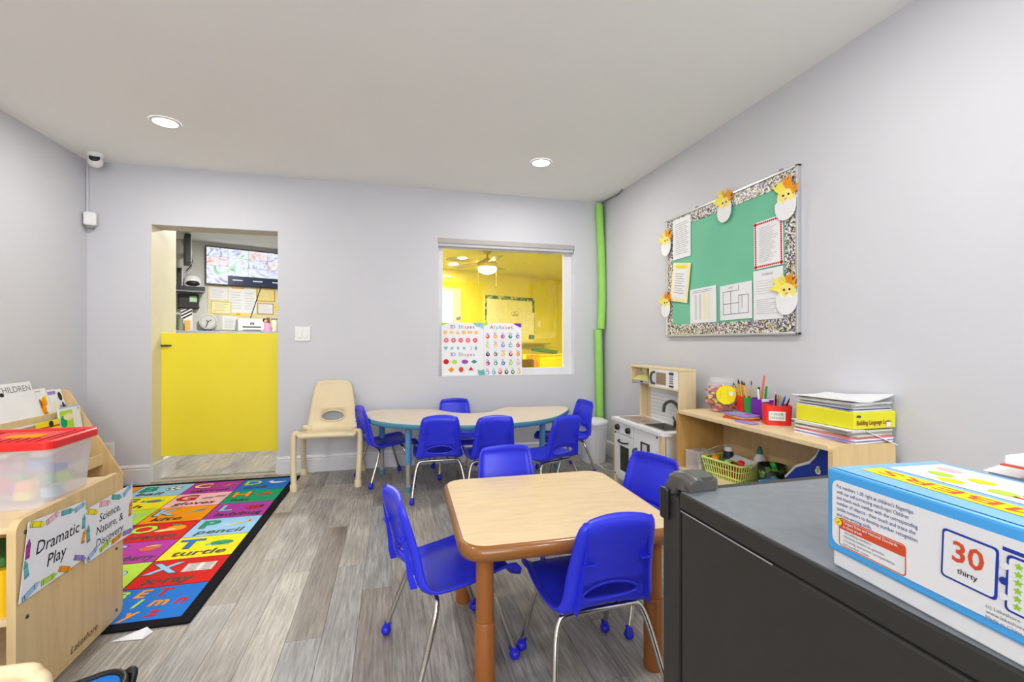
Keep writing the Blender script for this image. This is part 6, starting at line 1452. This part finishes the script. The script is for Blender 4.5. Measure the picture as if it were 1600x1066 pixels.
for i in range(4):
    q = MB(); y = 0.14 + i * 0.042; q.prism([(-0.01, y), (0.11, y + 0.075), (0.11, y + 0.097), (-0.01, y + 0.022)] if i < 3 else [(-0.01, y), (0.05, y + 0.025), (0.01, y + 0.022), (-0.01, y + 0.018)], 0.0205, 0.0215, INK, M); q.build('stripe', fo)
a = MB(); a.box((-0.06, ZCn + 0.068, 0.24), (0.06, 0.135, 0.05), mat('orange_carton', (240, 170, 80), 0.5), FF, bev=0.003); tag(a.build('orange_carton'), 'small orange carton in front of the striped folder', 'carton')
a = MB(); a.lathe([(0.03, 0), (0.03, 0.16)], mat('green_grey', (130, 146, 120), 0.5), 16, farframe(-0.135, ZCn, 0.26) @ RX(-90)); tag(a.build('grey_canister'), 'grey green canister beside the orange carton', 'canister')

# ================================================================== YELLOW ROOM
t = thing('ceiling_fan', 'five-blade ceiling fan with lit bowl in the yellow room', 'ceiling fan', (1.386, 6.79, ZC), 4)
FB = mat('fan_bronze', (176, 158, 60), 0.4, 0.2)
a = MB(); a.lathe([(0.07, -0.001), (0.06, -0.02), (0.025, -0.045)], FB, 20); a.build('canopy', t)
a = MB(); a.cyl((0, 0, -0.03), (0, 0, -0.14), 0.014, FB); a.build('down_rod', t)
a = MB(); a.lathe([(0.02, -0.10), (0.06, -0.13), (0.135, -0.165), (0.145, -0.19), (0.145, -0.235), (0.12, -0.25)], FB, 28); a.build('motor_housing', t)
a = MB(); a.lathe([(0.14, -0.25), (0.138, -0.275), (0.11, -0.315), (0.06, -0.338), (0.001, -0.345)], mat('bowl_glow', (255, 248, 220), 0.5, emit=30.0, var=0), 28, cap1=False); a.build('light_bowl', t)
for i in range(5):
    Q = RZ(72 * i - 22) @ RX(9)
    b_ = MB(); b_.prism([(0.12, -0.03), (0.20, -0.055), (0.62, -0.07), (0.66, -0.05), (0.66, 0.05), (0.62, 0.07), (0.20, 0.055), (0.12, 0.03)], -0.185, -0.178, FB, Q); b_.build('blade', t)
for sx in (-0.14, 0.14):
    a = MB(); a.cyl((sx, 0, -0.24), (sx, 0, -0.50), 0.003, FB, 6); a.ball((sx, 0, -0.51), 0.010, FB, seg=8); a.build('pull_chain', t)
dm = MB(); WDR = mat('white_door', (244, 240, 214), 0.5)
dm.box((3.74, 1.04, 0.02), (0.92, 2.08, 0.05), WDR, FF, bev=0.004); dd = struct(dm.build('door_2'), 'white exterior door with bright window panes')
DG = mat('daylight_pane', (255, 252, 224), 0.4, emit=1.6, var=0)
for i in range(4):
    a = MB(); a.box((3.80, 1.16 + i * 0.235, 0.046), (0.42, 0.215, 0.006), DG, FF); a.build('pane', dd)
a = MB(); a.lathe([(0.03, 0.0), (0.026, 0.05), (0.03, 0.07)], GREYB, 14, farframe(4.12, 1.52, 0.045)); a.build('handle', dd)
t = thing('notice_board', 'large notice board with green leaf border in the yellow room', 'notice board', (0, 0, 0))
YB_ = mat('board_yellow', (244, 238, 150), 0.7)
a = MB(); a.box((5.41, 1.53, 0.01), (1.29, 0.92, 0.02), YB_, FF); a.build('panel', t)
LF = leopard_mat('leaf_border', [(40, 90, 30), (120, 150, 40), (230, 214, 90), (60, 120, 50), (150, 180, 60), (30, 70, 26)], 26)
for c, d in (((5.41, 1.97, 0.023), (1.29, 0.07, 0.006)), ((4.785, 1.53, 0.023), (0.04, 0.92, 0.006)), ((6.03, 1.62, 0.023), (0.06, 0.72, 0.006))):
    a = MB(); a.box(c, d, LF, FF); a.build('leaf_border', t)
def ynote(s0, z0, s1, z1, m, deco, lab): onote(s0, z0, s1, z1, m, deco, lab, 'notice_sheet', 'paper', 0.024)
YP = mat('pale_yellow_paper', (250, 242, 170), 0.7); YP2 = mat('paler_yellow_paper', (252, 246, 196), 0.7)
def y_draw(a, w, h, M):
    for (cx, cy, rx, ry) in ((.3, .5, .16, .2), (.6, .6, .2, .18), (.5, .3, .25, .08), (.75, .35, .1, .12)): a.tube([(p[0], p[1], 0) for p in ell(rx * w, ry * h, 14, cx * w, cy * h)], 0.004, mat('olive_ink', (150, 140, 60), 0.7), 4, M, closed=True)
def y_lines(a, w, h, M): a.lines(w * .1, h * .1, w * .9, h * .9, 8, YB_, M, 0, 0.3)
ynote(4.84, 1.93, 5.30, 1.55, YP, y_lines, 'pale sheet filling the corner of the leaf-bordered board')
ynote(5.38, 1.74, 5.67, 1.57, YP, y_draw, 'pale sheet with a drawn picture on the leaf-bordered board')
ynote(5.745, 1.70, 6.05, 1.46, YP2, y_lines, 'upper pale form at the edge of the leaf-bordered board')
ynote(5.745, 1.45, 6.05, 1.255, YP2, y_lines, 'lower pale form at the edge of the leaf-bordered board')
ynote(5.90, 1.22, 6.05, 1.13, DGREEN, lambda a, w, h, M: a.text('?', w * .4, h * .2, 0.07, YP, M, 0, 0.02), 'small green card with pale mark below the forms')
a = MB(); a.box((6.20, 1.46, 0.01), (0.075, 0.115, 0.02), YP2, FF, bev=0.004); tag(a.build('wall_switch'), 'pale wall switch beside the leaf-bordered board', 'switch')
a = MB(); a.box((5.95, 1.03, 0.12), (0.80, 0.02, 0.22), mat('olive_wood', (168, 150, 60), 0.5), FF); tag(a.build('wall_shelf'), 'narrow wooden wall shelf under the leaf-bordered board', 'shelf')
t = thing('yellow_cabinet', 'yellow cabinet in the yellow room', 'cabinet', (0, 0, 0)); YCB = mat('cabinet_yellow', (246, 214, 30), 0.5)
a = MB(); a.box((5.675, 0.41, 1.0), (1.05, 0.82, 0.45), YCB, FF, bev=0.006); cbd = a.build('carcass', t)
a = MB(); a.box((5.675, 0.8325, 1.0), (1.09, 0.025, 0.49), YCB, FF, bev=0.004); a.build('top', t)
for s_ in (5.425, 5.925): a = MB(); a.box((s_, 0.42, 1.228), (0.48, 0.70, 0.012), YCB, FF, bev=0.003); a.build('door', cbd)
a = MB(); a.box((0, 0, 0), (0.50, 0.06, 0.2), DGREEN, farframe(5.42, 0.905, 1.05) @ RZ(-6), bev=0.006); tag(a.build('green_binder'), 'dark green binder lying tilted on the yellow cabinet', 'binder')
t = thing('brown_basket', 'dark brown basket with green papers in the yellow room', 'basket', (0, 0, 0)); BBK = mat('brown_wicker', (104, 80, 24), 0.7, var=0.2, scale=40)
a = MB(); a.box((4.68, 0.38, 1.0), (0.70, 0.76, 0.4), BBK, FF, bev=0.02); a.build('basket_body', t)
for i in range(7):
    q = MB(); q.box((4.44 + i * 0.085, 0.80, 1.0), (0.11, 0.09, 0.25), (LIME, DGREEN, YP, LIME, mat('olive_green', (110, 150, 40), 0.6), YEL, ORANGE)[i], FF @ RZ(0), bev=0.01); q.build('paper_bundle', t)
a = MB(); a.lathe([(0.05, 0), (0.055, 0.08), (0.035, 0.17), (0.008, 0.2)], mat('orange_toy', (236, 130, 30), 0.5), 16, farframe(5.10, 0.5505, 1.14) @ RX(-90)); 
o = tag(a.build('orange_toy'), 'orange cone toy between basket and yellow cabinet', 'toy')
a = MB(); a.box((5.09, 0.275, 1.14), (0.10, 0.55, 0.12), YCB, FF, bev=0.005); tag(a.build('yellow_stool'), 'yellow stool under the orange cone toy', 'stool')
